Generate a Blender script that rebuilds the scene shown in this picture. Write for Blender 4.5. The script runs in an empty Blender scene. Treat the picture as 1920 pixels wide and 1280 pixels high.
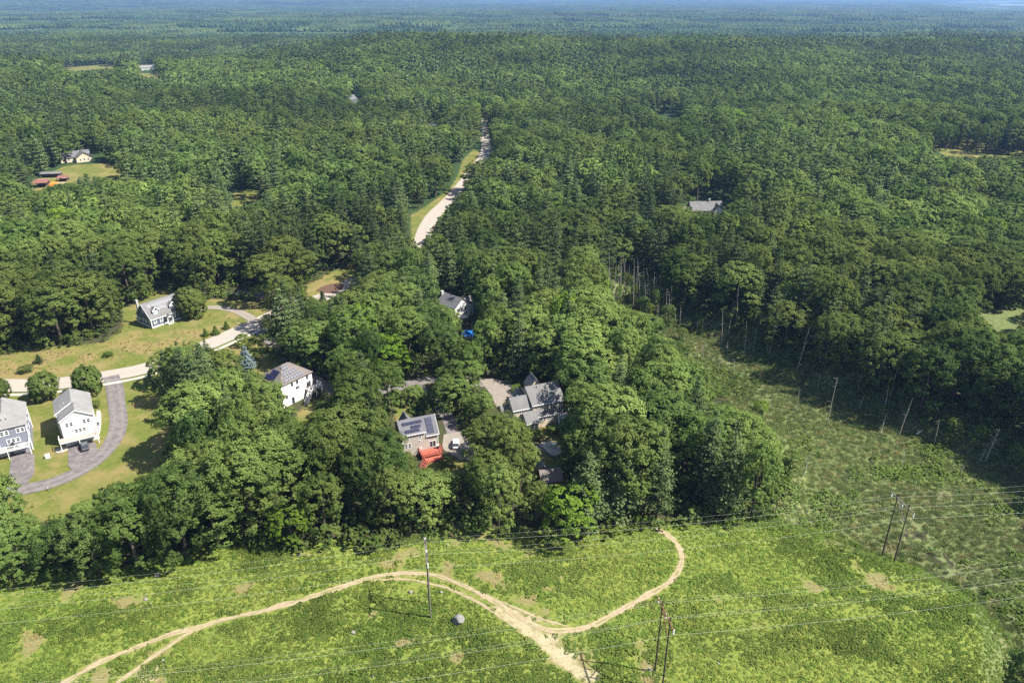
import bpy, math, random
import numpy as np
from mathutils import Vector, Matrix
C = bpy.context.scene.collection
rnd = random.Random(7)
R = math.radians

# ------------------------------------------------------------------ camera
CH, CF, CP = 112.0, 1400.0, R(25.0)         # drone height, focal length (px of the 1920 px photo), pitch down
sP, cP = math.sin(CP), math.cos(CP)
cam_d = bpy.data.cameras.new('camera'); cam = bpy.data.objects.new('camera', cam_d); C.objects.link(cam)
cam.location = (0, 0, CH); cam.rotation_euler = (R(65.0), 0, 0)
cam_d.sensor_width = 36; cam_d.lens = 36 * CF / 1920; cam_d.clip_start = 1; cam_d.clip_end = 60000
bpy.context.scene.camera = cam
# ------------------------------------------------------------------ sky, sun, exposure
SUN_EL, SUN_AZ = R(51), R(101)               # azimuth clockwise from +Y
sc = bpy.context.scene
world = bpy.data.worlds.new('World'); sc.world = world; world.use_nodes = True
wn = world.node_tree; bg = wn.nodes['Background']
sky = wn.nodes.new('ShaderNodeTexSky'); sky.sky_type = 'NISHITA'; sky.sun_disc = False
sky.sun_elevation = SUN_EL; sky.sun_rotation = SUN_AZ
wn.links.new(sky.outputs[0], bg.inputs[0]); bg.inputs[1].default_value = 0.08
sd = bpy.data.lights.new('sun', 'SUN'); sd.energy = 4.9; sd.angle = R(0.5); sd.color = (1, .95, .86)
sun = bpy.data.objects.new('sun', sd); C.objects.link(sun)
sv = Vector((math.sin(SUN_AZ) * math.cos(SUN_EL), math.cos(SUN_AZ) * math.cos(SUN_EL), math.sin(SUN_EL)))
sun.rotation_euler = (-sv).to_track_quat('-Z', 'Y').to_euler(); sun.location = (100, -20, 300)
sc.view_settings.view_transform = 'Standard'; sc.view_settings.look = 'None'
sc.view_settings.exposure = 1.3; sc.view_settings.gamma = 1; sc.view_settings.use_curve_mapping = False
cy = sc.cycles; cy.use_denoising = False
cy.max_bounces = 5; cy.diffuse_bounces = 3; cy.glossy_bounces = 2; cy.transmission_bounces = 3; cy.volume_bounces = 0
cy.transparent_max_bounces = 6

# ------------------------------------------------------------------ numpy helpers
def at(px, py, z=0.0):
    u = (px - 960) / CF; v = (py - 640) / CF
    t = (z - CH) / (-sP - v * cP)
    return (u * t, (cP - v * sP) * t)
def proj(x, y, z):
    zc = y * cP - (z - CH) * sP
    return 960 + CF * x / zc, 640 + CF * (-(z - CH) * cP - y * sP) / zc, CF / zc
def pts(l, z=0.0): return np.array([at(a, b, z) for a, b in l])
def inside(P, x, y):
    r = np.zeros(x.shape, bool); n = len(P)
    for i in range(n):
        x1, y1 = P[i]; x2, y2 = P[(i + 1) % n]
        if y1 == y2: continue
        c = (y1 > y) != (y2 > y)
        r ^= c & (x < (x2 - x1) * (y - y1) / (y2 - y1) + x1)
    return r
def dist(P, x, y, closed=True):
    d = np.full(x.shape, 1e9); n = len(P)
    for i in range(n if closed else n - 1):
        ax, ay = P[i]; bx, by = P[(i + 1) % n]; dx, dy = bx - ax, by - ay
        t = np.clip(((x - ax) * dx + (y - ay) * dy) / (dx * dx + dy * dy + 1e-9), 0, 1)
        d = np.minimum(d, np.hypot(x - ax - t * dx, y - ay - t * dy))
    return d
def sdist(P, x, y):                          # positive inside
    d = dist(P, x, y); return np.where(inside(P, x, y), d, -d)
def ss(a, b, x):
    t = np.clip((x - a) / (b - a), 0, 1); return t * t * (3 - 2 * t)
def h2(i, j, s):
    n = (i.astype(np.int64) * 374761393 + j.astype(np.int64) * 668265263 + s * 974634777) & 0x7fffffff
    n = ((n ^ (n >> 13)) * 1274126177) & 0x7fffffff
    return ((n ^ (n >> 16)) & 0xffff) / 65535.0
def vnoise(x, y, s=0):
    i = np.floor(x); j = np.floor(y); fx = x - i; fy = y - j
    fx = fx * fx * (3 - 2 * fx); fy = fy * fy * (3 - 2 * fy)
    a = h2(i, j, s); b = h2(i + 1, j, s); c = h2(i, j + 1, s); d = h2(i + 1, j + 1, s)
    return (a * (1 - fx) + b * fx) * (1 - fy) + (c * (1 - fx) + d * fx) * fy
def fbm(x, y, s=0, o=4):
    r = 0; w = 0.5; t = 0
    for k in range(o):
        r = r + w * vnoise(x * 2 ** k, y * 2 ** k, s + k); t += w; w *= .5
    return r / t                              # 0..1
def smooth(P, k=3):
    P = np.array(P, float)
    for _ in range(k):
        q = [P[0]]
        for a, b in zip(P[:-1], P[1:]): q += [a * .75 + b * .25, a * .25 + b * .75]
        q.append(P[-1]); P = np.array(q)
    return P
def resample(P, step):
    P = np.array(P); s = np.r_[0, np.cumsum(np.hypot(*np.diff(P, axis=0).T))]
    n = max(2, int(s[-1] / step)); t = np.linspace(0, s[-1], n)
    return np.c_[np.interp(t, s, P[:, 0]), np.interp(t, s, P[:, 1])]

# ------------------------------------------------------------------ the plan of the place
MARSH = np.vstack([pts([(1178, 596), (1140, 562), (1146, 530), (1200, 532), (1250, 560), (1275, 600), (1330, 612), (1440, 662), (1560, 735), (1700, 790), (1850, 850), (2050, 930), (2100, 1290), (1895, 1310)], -6),
                   pts([(1900, 1285), (1908, 1230), (1888, 1180), (1850, 1130), (1790, 1090), (1720, 1055), (1640, 1030), (1560, 1000), (1495, 978)], -2.5),
                   pts([(1500, 900), (1480, 840), (1400, 775), (1335, 745), (1320, 690), (1270, 620)], -6)])
MEADOW = pts([(-500, 1110), (-200, 1090), (0, 1082), (60, 1075), (150, 1082), (250, 1080), (330, 1060), (400, 1035), (470, 1018), (560, 1032), (640, 1025), (720, 1040), (800, 1015), (850, 1000), (900, 1008), (960, 1010),
              (1010, 1012), (1090, 1012), (1180, 1000), (1250, 990), (1300, 990), (1400, 985), (1495, 978), (1560, 1000), (1640, 1030), (1720, 1055), (1790, 1090), (1850, 1130), (1888, 1180), (1908, 1230), (1900, 1400), (-700, 1500)])
LAKE = pts([(1725, 11), (1790, 23), (1920, 29), (2100, 31), (2100, 2), (1920, 1.5), (1830, 1)], -27)
def terrain(x, y):
    x = np.asarray(x, float); y = np.asarray(y, float)
    near = np.hypot(x, y)
    m = np.where(near < 420, ss(-8, 5, sdist(MARSH, x, y)), 0)
    h = -6.0 * m
    rowm = ss(0, 6, np.where(near < 260, sdist(MEADOW, x, y), 0))
    h = h + rowm * (fbm(x / 22, y / 22, 3, 3) - .5) * 1.6
    h = h + ss(330, 750, y) * (fbm(x / 330, y / 260, 11, 3) - .38) * 30
    yc = 1430 + 60 * np.sin(x / 500)
    A = np.interp(x, [-900, -560, -420, -330, -218, 100, 460, 910, 1500], [0, 0, 5, 14, 26, 20, 12, 3, 0]) + ss(900, 1300, y) * 3 * (fbm(x / 90, y / 90, 77, 2) - .5)
    h = h + A * np.exp(-((y - yc) / np.where(y < yc, 400, 190)) ** 2) - 27 * ss(0, 1, (y - np.interp(x, [-520, -330], [1050, 1500])) / 620)
    h = h + ss(2300, 4500, y) * np.maximum(0, fbm(x / 2300 + 9, y / 2300, 21, 3) - .42) * 130 * (1 - ss(-4800, -700, np.where(y > 1500, sdist(LAKE, x, y), -1e9)) * .97)
    return h
def H(x, y): return float(terrain(np.array([x]), np.array([y]))[0])
def gpts(l): return np.array([atg(a, b)[:2] for a, b in l])
def atg(px, py):
    """world point on the ground seen at that place of the photograph"""
    x, y = at(px, py)
    for _ in range(12): x, y = at(px, py, H(x, y))
    return x, y, H(x, y)

# ------------------------------------------------------------------ materials
def mat(name, rough=.85, spec=.3):
    m = bpy.data.materials.new(name); m.use_nodes = True; nt = m.node_tree
    b = nt.nodes['Principled BSDF']; b.inputs['Roughness'].default_value = rough
    b.inputs['Specular IOR Level'].default_value = spec
    return m, nt, b
def N(nt, t, **k):
    n = nt.nodes.new(t)
    for a, v in k.items(): setattr(n, a, v)
    return n
def mixc(nt, f, a, b, blend='MIX'):
    n = N(nt, 'ShaderNodeMix', data_type='RGBA', blend_type=blend)
    for s, v in ((0, f), (6, a), (7, b)):
        if isinstance(v, (int, float)): n.inputs[s].default_value = v
        elif isinstance(v, tuple): n.inputs[s].default_value = (*v, 1) if len(v) == 3 else v
        else: nt.links.new(v, n.inputs[s])
    return n.outputs[2]
def mth(nt, op, a, b=None, c=None, clamp=False):
    n = N(nt, 'ShaderNodeMath', operation=op, use_clamp=clamp)
    for s, v in enumerate((a, b, c)):
        if v is None: continue
        if isinstance(v, (int, float)): n.inputs[s].default_value = v
        else: nt.links.new(v, n.inputs[s])
    return n.outputs[0]
def mrange(nt, v, a, b, c=0, d=1, smooth_=True):
    n = N(nt, 'ShaderNodeMapRange', interpolation_type='SMOOTHSTEP' if smooth_ else 'LINEAR')
    nt.links.new(v, n.inputs[0])
    for i, q in enumerate((a, b, c, d)): n.inputs[i + 1].default_value = q
    return n.outputs[0]
def noise(nt, vec, scale, det=3, rough=.55):
    n = N(nt, 'ShaderNodeTexNoise'); n.inputs['Scale'].default_value = scale; n.inputs['Detail'].default_value = det; n.inputs['Roughness'].default_value = rough
    if vec is not None: nt.links.new(vec, n.inputs['Vector'])
    return n.outputs['Fac']
def geo(nt): return N(nt, 'ShaderNodeNewGeometry').outputs['Position']
def attr(nt, name, t='GEOMETRY'):
    n = N(nt, 'ShaderNodeAttribute', attribute_name=name, attribute_type=t); return n.outputs['Fac']
def simple(name, col, rough=.8, spec=.3, var=.12, scale=1.5, metal=0, wear=None):
    m, nt, b = mat(name, rough, spec); g = geo(nt)
    n1 = noise(nt, g, scale, 4, .65)
    f = mrange(nt, n1, .25, .75, 1 - var, 1 + var, False)
    c = mixc(nt, 1.0, col, f, 'MULTIPLY')
    if wear:
        c = mixc(nt, mrange(nt, noise(nt, g, scale * .25, 5, .7), .5, .75), c, wear)
    nt.links.new(c, b.inputs['Base Color']); b.inputs['Metallic'].default_value = metal
    return m

def leaf_mat(name, ca, cb, trans=.42, yellow=(.15, .175, .045), patch=.55):
    m = bpy.data.materials.new(name); m.use_nodes = True; nt = m.node_tree
    for n in list(nt.nodes): nt.nodes.remove(n)
    g = geo(nt); oi = N(nt, 'ShaderNodeObjectInfo').outputs['Random']
    t = attr(nt, 'tint')
    big = noise(nt, g, .011, 2); mid = noise(nt, g, .45, 2)
    f = mth(nt, 'ADD', mth(nt, 'MULTIPLY', oi, .65), mth(nt, 'MULTIPLY', t, .4))
    f = mth(nt, 'ADD', f, mrange(nt, mid, .3, .7, -.15, .25, False), clamp=True)
    c = mixc(nt, f, ca, cb)
    st = noise(nt, g, .0065, 4, .6)
    c = mixc(nt, 1.0, c, mrange(nt, st, .40, .60, .72, 1.34), 'MULTIPLY')
    o2 = mth(nt, 'FRACT', mth(nt, 'MULTIPLY', oi, 7.31))
    y = mth(nt, 'MULTIPLY', mrange(nt, mth(nt, 'ADD', big, mth(nt, 'MULTIPLY', o2, .25)), .55, .82), patch, clamp=True)
    c = mixc(nt, y, c, yellow)
    d = N(nt, 'ShaderNodeBsdfDiffuse'); nt.links.new(c, d.inputs[0])
    tr = N(nt, 'ShaderNodeBsdfTranslucent'); nt.links.new(mixc(nt, .45, c, (.12, .18, .035)), tr.inputs[0])
    mx = N(nt, 'ShaderNodeMixShader'); mx.inputs[0].default_value = trans
    nt.links.new(d.outputs[0], mx.inputs[1]); nt.links.new(tr.outputs[0], mx.inputs[2])
    o = N(nt, 'ShaderNodeOutputMaterial'); nt.links.new(mx.outputs[0], o.inputs[0])
    return m
L_oak = leaf_mat('oak_leaves', (.042, .080, .024), (.145, .205, .056))
L_ash = leaf_mat('ash_leaves', (.074, .126, .030), (.188, .250, .066))
L_lime = leaf_mat('yellow_green_leaves', (.085, .155, .018), (.16, .24, .03), .35)
L_pine = leaf_mat('pine_needles', (.036, .060, .028), (.098, .132, .050), .15, patch=.12)
L_far = leaf_mat('far_canopy_leaves', (.016, .036, .020), (.050, .080, .036), .1, patch=.3)
L_blue = leaf_mat('blue_spruce_needles', (.07, .11, .11), (.16, .21, .21), .1, patch=0)
L_rust = leaf_mat('dead_needles', (.30, .10, .04), (.45, .17, .07), .2, patch=0)
L_fern = leaf_mat('meadow_shrub_leaves', (.115, .19, .03), (.205, .30, .06), .45, (.33, .32, .08), .6)
L_dry = leaf_mat('dry_grass_blades', (.22, .18, .075), (.34, .27, .12), .2, patch=0)
L_sedge = leaf_mat('marsh_sedge_blades', (.12, .165, .055), (.20, .235, .09), .4, (.23, .25, .10), .5)
L_alder = leaf_mat('marsh_shrub_leaves', (.075, .125, .024), (.15, .21, .045), .38)
M_bark = simple('bark', (.085, .065, .05), var=.3)
M_dead = simple('weathered_dead_wood', (.31, .285, .25), var=.25, scale=.9)
M_pole = simple('creosoted_pole_wood', (.055, .035, .032), var=.3)
M_pole2 = simple('grey_pole_wood', (.15, .125, .11), var=.3)
M_rustarm = simple('reddish_crossarm_wood', (.15, .065, .045), var=.2)
M_wire = simple('aluminium_wire', (.42, .42, .38), .6, .3, var=.02)
M_ins = simple('porcelain', (.6, .62, .6), .4)
M_rock = simple('granite', (.16, .152, .145), var=.3, scale=.8, wear=(.075, .075, .065))
M_rockp = simple('pale_granite', (.20, .185, .165), var=.25, scale=.9)
M_white = simple('white_siding', (.70, .69, .66), .6, var=.04)
M_trim = simple('white_trim', (.80, .80, .78), .5, var=.03)
M_slate = simple('slate_blue_siding', (.075, .095, .13), .6, var=.06)
M_greysd = simple('blue_grey_siding', (.20, .21, .26), .6, var=.06)
M_tan = simple('tan_siding', (.41, .365, .31), .7, var=.06)
M_cream = simple('cream_siding', (.55, .46, .33), .7, var=.08)
M_found = simple('concrete_foundation', (.36, .35, .33))
M_redsd = simple('barn_red_siding', (.20, .035, .03), .7)
M_glass = simple('window_glass', (.035, .042, .05), .08, .6, var=.05)
M_panel = simple('solar_cell_blue', (.014, .016, .045), .4, .25, var=.08, scale=3)
M_panelg = simple('solar_cell_grey', (.075, .075, .088), .4, .3, var=.08, scale=3)  # grey puts the reflection on the solar house's front slope into the colour
M_alu = simple('aluminium_frame', (.42, .42, .43), .4, .5)
M_redwood = simple('red_stained_deck_wood', (.36, .095, .062), .65, var=.15, scale=2)
M_deckgrey = simple('grey_deck_boards', (.30, .28, .27), .7)
M_decktan = simple('tan_deck_boards', (.42, .27, .20), .7)
M_door = simple('garage_door_paint', (.55, .56, .58), .6)
M_orange = simple('orange_tarpaulin', (.75, .20, .03), .5, var=.12)
M_rusty = simple('rusty_roof_sheet', (.20, .085, .07), .6, var=.3, wear=(.3, .22, .18))
M_blueC = simple('blue_pool_cover', (.02, .18, .55), .4, var=.15)
M_black = simple('black_rubber', (.02, .02, .02), .8)
M_carg = simple('dark_grey_car_paint', (.07, .08, .09), .3, .6, var=.03)
M_carw = simple('white_car_paint', (.48, .49, .50), .3, .6, var=.03)
M_hay = simple('sawn_timber', (.42, .33, .22), .8)
M_lamp = simple('lamp_glass', (.5, .5, .48), .2, .6)
def shingle(name, col, c2):
    m, nt, b = mat(name, .9, .2); g = geo(nt)
    a = noise(nt, g, 3.0, 5, .8); bb = noise(nt, g, .35, 3, .6)
    c = mixc(nt, mrange(nt, a, .3, .7), col, c2)
    c = mixc(nt, 1.0, c, mrange(nt, bb, .3, .7, .88, 1.12, False), 'MULTIPLY')
    nt.links.new(c, b.inputs['Base Color']); return m
M_shg = shingle('grey_shingles', (.115, .112, .112), (.168, .163, .160))
M_shl = shingle('light_grey_shingles', (.165, .16, .155), (.235, .227, .218))
M_shb = shingle('brown_grey_shingles', (.115, .098, .09), (.168, .145, .13))
M_shd = shingle('dark_grey_shingles', (.095, .095, .105), (.145, .142, .15))
M_shgreen = shingle('pale_green_metal_roof', (.42, .46, .43), (.5, .53, .5))

def ground_mat():
    m, nt, b = mat('ground_soil_and_grass', .95, .1); g = geo(nt)
    n1 = noise(nt, g, .09, 5, .62); n2 = noise(nt, g, .6, 5, .7); n3 = noise(nt, g, 3.2, 4, .7); n4 = noise(nt, g, .03, 3, .5)
    wob = mth(nt, 'ADD', mrange(nt, n2, .2, .8, -1.6, 1.6, False), mrange(nt, n3, .2, .8, -.6, .6, False))
    def zone(name, w=.8):                     # signed distance attribute (m, positive inside) broken up by noise
        return mrange(nt, mth(nt, 'ADD', attr(nt, name), wob), -w, w)
    floor = mixc(nt, mrange(nt, n2, .35, .65), (.055, .045, .028), (.045, .06, .02))
    floor = mixc(nt, mrange(nt, attr(nt, 'far'), 0, 1), floor, (.030, .055, .018))
    lawn = mixc(nt, mrange(nt, n2, .35, .65), (.088, .112, .022), (.125, .135, .031))
    lawn = mixc(nt, mrange(nt, n1, .42, .66), lawn, (.19, .155, .060))
    lawn = mixc(nt, mrange(nt, n3, .6, .8, 0, .5), lawn, (.23, .18, .08))
    dryl = mixc(nt, mrange(nt, n2, .3, .62), (.24, .155, .08), (.17, .15, .05))
    dryl = mixc(nt, mrange(nt, n3, .5, .75, 0, .7), dryl, (.12, .13, .03))
    lawn = mixc(nt, mrange(nt, mth(nt, 'ADD', attr(nt, 'dry'), mrange(nt, n2, .2, .8, -.25, .25, False)), .35, .75), lawn, dryl)
    mead = mixc(nt, mrange(nt, n2, .35, .65), (.10, .14, .026), (.17, .20, .036))
    mead = mixc(nt, mrange(nt, n3, .5, .75, 0, .6), mead, (.20, .19, .07))
    drym = mixc(nt, mrange(nt, n3, .35, .65), (.21, .17, .085), (.14, .145, .045))
    mead = mixc(nt, mrange(nt, mth(nt, 'ADD', attr(nt, 'dry'), mrange(nt, n2, .2, .8, -.25, .25, False)), .35, .75), mead, drym)
    marsh = mixc(nt, mrange(nt, n2, .35, .65), (.09, .12, .04), (.14, .165, .062))
    marsh = mixc(nt, mrange(nt, n1, .5, .7), marsh, (.15, .14, .07))
    wet = mrange(nt, attr(nt, 'wet'), .45, .7)
    marsh = mixc(nt, wet, marsh, (.035, .028, .022))
    c = mixc(nt, zone('lawn'), floor, lawn)
    c = mixc(nt, zone('meadow'), c, mead)
    c = mixc(nt, zone('marsh'), c, marsh)
    c = mixc(nt, mrange(nt, mth(nt, 'ADD', attr(nt, 'worn'), mth(nt, 'MULTIPLY', wob, .8)), -.3, 1.2, 0, .75), c, mixc(nt, mrange(nt, mth(nt, 'ADD', attr(nt, 'worn'), mth(nt, 'MULTIPLY', wob, .9)), .4, 1.8), mixc(nt, mrange(nt, n3, .35, .65), (.26, .20, .115), (.17, .155, .06)), (.38, .31, .21)))
    nt.links.new(c, b.inputs['Base Color'])
    bp = N(nt, 'ShaderNodeBump'); bp.inputs['Strength'].default_value = .6; bp.inputs['Distance'].default_value = .25
    nt.links.new(mth(nt, 'ADD', n3, n2), bp.inputs['Height']); nt.links.new(bp.outputs[0], b.inputs['Normal'])
    return m
M_ground = ground_mat()
def asphalt(name, c1, c2, crack):
    m, nt, b = mat(name, .9, .2); g = geo(nt)
    c = mixc(nt, mrange(nt, noise(nt, g, .5, 5, .7), .3, .7), c1, c2)
    c = mixc(nt, mrange(nt, noise(nt, g, 6, 3, .7), .3, .7, 0, .35), c, c1)
    u = attr(nt, 'across')                     # wheel tracks follow the lane
    tr = mth(nt, 'ABSOLUTE', mth(nt, 'SUBTRACT', mth(nt, 'ABSOLUTE', u), .5))
    c = mixc(nt, mth(nt, 'MULTIPLY', mrange(nt, tr, .08, .3, 1, 0), .4), c, c2)
    v = N(nt, 'ShaderNodeTexVoronoi', feature='DISTANCE_TO_EDGE'); v.inputs['Scale'].default_value = .35; nt.links.new(g, v.inputs['Vector'])
    c = mixc(nt, mrange(nt, v.outputs['Distance'], 0.004, .012, .3, 0), c, crack)
    nt.links.new(c, b.inputs['Base Color']); return m
M_road = asphalt('sun_bleached_road', (.285, .25, .21), (.33, .29, .247), (.22, .19, .165))
M_drive = asphalt('driveway_asphalt', (.095, .085, .09), (.19, .17, .155), (.24, .22, .2))
M_gravel = asphalt('beige_gravel_drive', (.19, .165, .14), (.24, .21, .175), (.25, .2, .16))
M_walk = asphalt('pale_concrete', (.36, .33, .27), (.42, .38, .32), (.3, .27, .22))
def trailm():
    m, nt, b = mat('bare_earth_trail', .95, .1); g = geo(nt)
    c = mixc(nt, mrange(nt, noise(nt, g, 1.2, 5, .7), .3, .7), (.25, .195, .12), (.35, .28, .185))
    c = mixc(nt, mrange(nt, noise(nt, g, 5, 3, .7), .5, .75, 0, .7), c, (.20, .165, .09))
    mid = mrange(nt, mth(nt, 'ADD', mth(nt, 'ABSOLUTE', attr(nt, 'across')), mrange(nt, noise(nt, g, .25, 4, .6), .35, .65, .35, -.15)), .12, .3, .75, 0)
    c = mixc(nt, mid, c, (.15, .16, .05))
    nt.links.new(c, b.inputs['Base Color']); return m
M_trail = trailm()
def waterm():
    m, nt, b = mat('lake_water', .12, .5); b.inputs['Base Color'].default_value = (.36, .44, .52, 1)  # pale base colour stands in for bright sky reflected on darker water
    bp = N(nt, 'ShaderNodeBump'); bp.inputs['Strength'].default_value = .3; bp.inputs['Distance'].default_value = 2
    nt.links.new(noise(nt, geo(nt), .05, 3), bp.inputs['Height']); nt.links.new(bp.outputs[0], b.inputs['Normal']); return m
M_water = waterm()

# ------------------------------------------------------------------ object helpers
class MB:
    def __init__(s): s.v = []; s.f = []; s.m = []; s.mats = []
    def mi(s, m):
        if m not in s.mats: s.mats.append(m)
        return s.mats.index(m)
    def poly(s, vs, fs, m):
        k = len(s.v); s.v += [tuple(v) for v in vs]; i = s.mi(m)
        for f in fs: s.f.append(tuple(k + a for a in f)); s.m.append(i)
        return s
    def box(s, x0, y0, z0, x1, y1, z1, m):
        return s.poly([(x0, y0, z0), (x1, y0, z0), (x1, y1, z0), (x0, y1, z0), (x0, y0, z1), (x1, y0, z1), (x1, y1, z1), (x0, y1, z1)],
                      [(0, 3, 2, 1), (4, 5, 6, 7), (0, 1, 5, 4), (1, 2, 6, 5), (2, 3, 7, 6), (3, 0, 4, 7)], m)
    def beam(s, a, b, w, h, m, up=(0, 0, 1)):
        a = Vector(a); b = Vector(b); d = (b - a).normalized(); u = Vector(up)
        r = d.cross(u); r = r.normalized() if r.length > 1e-4 else Vector((1, 0, 0)); u = r.cross(d)
        q = []
        for p in (a, b):
            for i, j in ((-1, -1), (1, -1), (1, 1), (-1, 1)): q.append(p + r * w / 2 * i + u * h / 2 * j)
        return s.poly(q, [(0, 1, 2, 3), (7, 6, 5, 4), (0, 4, 5, 1), (1, 5, 6, 2), (2, 6, 7, 3), (3, 7, 4, 0)], m)
    def tube(s, P, rad, m, n=6):
        P = [Vector(p) for p in P]; k = len(P); q = []
        for i, p in enumerate(P):
            d = (P[min(i + 1, k - 1)] - P[max(i - 1, 0)]).normalized()
            a = d.cross(Vector((0, 0, 1))) if abs(d.z) < .95 else d.cross(Vector((1, 0, 0)))
            a.normalize(); b = d.cross(a); r = rad[i] if hasattr(rad, '__len__') else rad
            for j in range(n):
                t = 2 * math.pi * j / n; q.append(p + (a * math.cos(t) + b * math.sin(t)) * r)
        fs = [(i * n + j, i * n + (j + 1) % n, (i + 1) * n + (j + 1) % n, (i + 1) * n + j) for i in range(k - 1) for j in range(n)]
        fs += [tuple(range(n))[::-1], tuple((k - 1) * n + j for j in range(n))]
        return s.poly(q, fs, m)
    def slab(s, P, t, m):                      # polygon P thickened downwards by t
        n = len(P); top = [Vector(p) for p in P]; nn = (top[1] - top[0]).cross(top[2] - top[0]).normalized()
        if nn.z < 0: nn = -nn
        bot = [p - nn * t for p in top]
        return s.poly(top + bot, [tuple(range(n)), tuple(range(n, 2 * n))[::-1]] + [(i, i + n, (i + 1) % n + n, (i + 1) % n) for i in range(n)], m)
    def build(s, name, parent=None, smooth_=False):
        me = bpy.data.meshes.new(name); me.from_pydata(s.v, [], s.f)
        for m in s.mats: me.materials.append(m)
        me.polygons.foreach_set('material_index', s.m)
        if smooth_: me.polygons.foreach_set('use_smooth', [True] * len(s.f))
        import bmesh
        bm = bmesh.new(); bm.from_mesh(me); bmesh.ops.recalc_face_normals(bm, faces=bm.faces); bm.to_mesh(me); bm.free()
        return link(name, me, parent)
def link(name, me, parent=None):
    o = bpy.data.objects.new(name, me); C.objects.link(o)
    if parent: o.parent = parent
    return o
def thing(name, label, cat, loc, rz=0, group=None):
    o = link(name, None); o.location = loc; o.rotation_euler = (0, 0, rz); return tag(o, label, cat, group)
def tag(o, label=None, cat=None, group=None, kind=None):
    if label: o['label'] = label
    if cat: o['category'] = cat
    if group: o['group'] = group
    if kind: o['kind'] = kind
    return o
def np_mesh(name, V, F, mats, attrs=None, pa=None):
    """V (n,3), F (k,4) or (k,3)"""
    me = bpy.data.meshes.new(name); k = F.shape[1]
    me.vertices.add(len(V)); me.vertices.foreach_set('co', np.asarray(V, np.float32).ravel())
    me.loops.add(F.size); me.loops.foreach_set('vertex_index', F.astype(np.int32).ravel())
    me.polygons.add(len(F)); me.polygons.foreach_set('loop_start', np.arange(0, F.size, k, dtype=np.int32))
    try: me.polygons.foreach_set('loop_total', np.full(len(F), k, np.int32))
    except Exception: pass
    for m in mats: me.materials.append(m)
    for n, a in (attrs or {}).items():
        q = me.attributes.new(n, 'FLOAT', 'POINT'); q.data.foreach_set('value', np.asarray(a, np.float32))
    if pa is not None: me.polygons.foreach_set('material_index', np.asarray(pa, np.int32))
    me.update(calc_edges=True); me.validate(); return me

# ------------------------------------------------------------------ roads and paths (plan lines)
ROAD = resample(smooth(gpts([(-260, 715), (-60, 722), (0, 722), (60, 723), (130, 717), (200, 705), (268, 693), (335, 670), (400, 642), (450, 620), (500, 597), (550, 575), (605, 558), (650, 538), (700, 505), (745, 480), (778, 470), (790, 455), (797, 430), (812, 403), (840, 378), (860, 355), (885, 325), (908, 295), (914, 275), (910, 262), (906, 248), (906, 232), (905, 222)]), 2), 2.0)
LANE = resample(smooth(pts([(560, 572), (520, 556), (480, 552), (440, 548)]), 2), 2)
LANE2 = resample(smooth(pts([(478, 612), (492, 622), (520, 650), (560, 690), (600, 722), (650, 742), (700, 738), (760, 722), (800, 712), (850, 706), (900, 718), (935, 722)]), 2), 2)
DRV1 = resample(smooth(pts([(208, 705), (214, 722), (220, 760), (224, 795), (210, 835), (170, 873), (110, 903), (60, 915), (20, 922), (-60, 935)]), 2), 1.5)
PAD1 = pts([(128, 838), (176, 822), (186, 852), (172, 868), (128, 888)])
PAD2 = pts([(22, 850), (66, 838), (64, 905), (14, 915)])
DRV2 = resample(smooth(pts([(484, 606), (468, 595), (445, 583), (415, 577), (385, 576), (368, 586)]), 2), 1.5)
DRV3 = resample(smooth(pts([(775, 722), (805, 740), (838, 775), (850, 810), (860, 838)]), 2), 1.5)
PAD3 = pts([(832, 815), (872, 808), (895, 850), (890, 868), (868, 866), (845, 850), (828, 843)])
PAD4 = pts([(898, 712), (930, 709), (965, 722), (968, 745), (945, 752), (938, 768), (930, 765), (922, 742)])
T1 = resample(smooth(pts([(60, 1320), (120, 1280), (200, 1235), (300, 1193), (380, 1168), (460, 1150), (540, 1132), (620, 1104), (680, 1083), (730, 1073), (790, 1071), (840, 1085), (890, 1108), (940, 1138), (975, 1162), (1010, 1180), (1050, 1184), (1110, 1174), (1150, 1152), (1200, 1122), (1250, 1096), (1275, 1068), (1281, 1040), (1270, 1015), (1247, 998), (1230, 992)]), 2), .8)
T2 = resample(smooth(pts([(190, 1310), (220, 1280), (265, 1248), (300, 1218), (345, 1188), (385, 1168)]), 2), .8)
T3 = resample(smooth(pts([(940, 1140), (985, 1180), (1020, 1205), (1050, 1232), (1085, 1258), (1115, 1268)]), 2), .8)
T4 = resample(smooth(pts([(700, 1085), (760, 1083), (830, 1098), (880, 1120), (930, 1150), (965, 1178)]), 2), .8)
T5 = resample(smooth(pts([(880, 1105), (930, 1125), (980, 1145), (1010, 1162), (1060, 1173)]), 2), .8)

# ------------------------------------------------------------------ terrain sheet
def axis(lo, hi, a, b, step, grow):
    mid = list(np.arange(a, b, step)); r = []; v, s = b, step
    while v < hi: r.append(v); s *= grow; v += s
    l = []; v, s = a, step
    while v > lo: s *= grow; v -= s; l.append(v)
    return np.array(l[::-1] + mid + r + [hi])
gx = axis(-17000, 17000, -170, 175, 1.15, 1.055)
gy = axis(-300, 24000, 68, 300, 1.15, 1.018)
X, Y = np.meshgrid(gx, gy); nx, ny = len(gx), len(gy)
xf, yf = X.ravel(), Y.ravel(); Z = terrain(xf, yf)
nearm = (np.hypot(xf, yf) < 760)
def zone_sd(polys, z=0):
    d = np.full(xf.shape, -20.0); xn, yn = xf[nearm], yf[nearm]
    dn = np.full(xn.shape, -20.0)
    for P in polys: dn = np.maximum(dn, sdist(P, xn, yn))
    d[nearm] = np.clip(dn, -20, 20); return d
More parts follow.
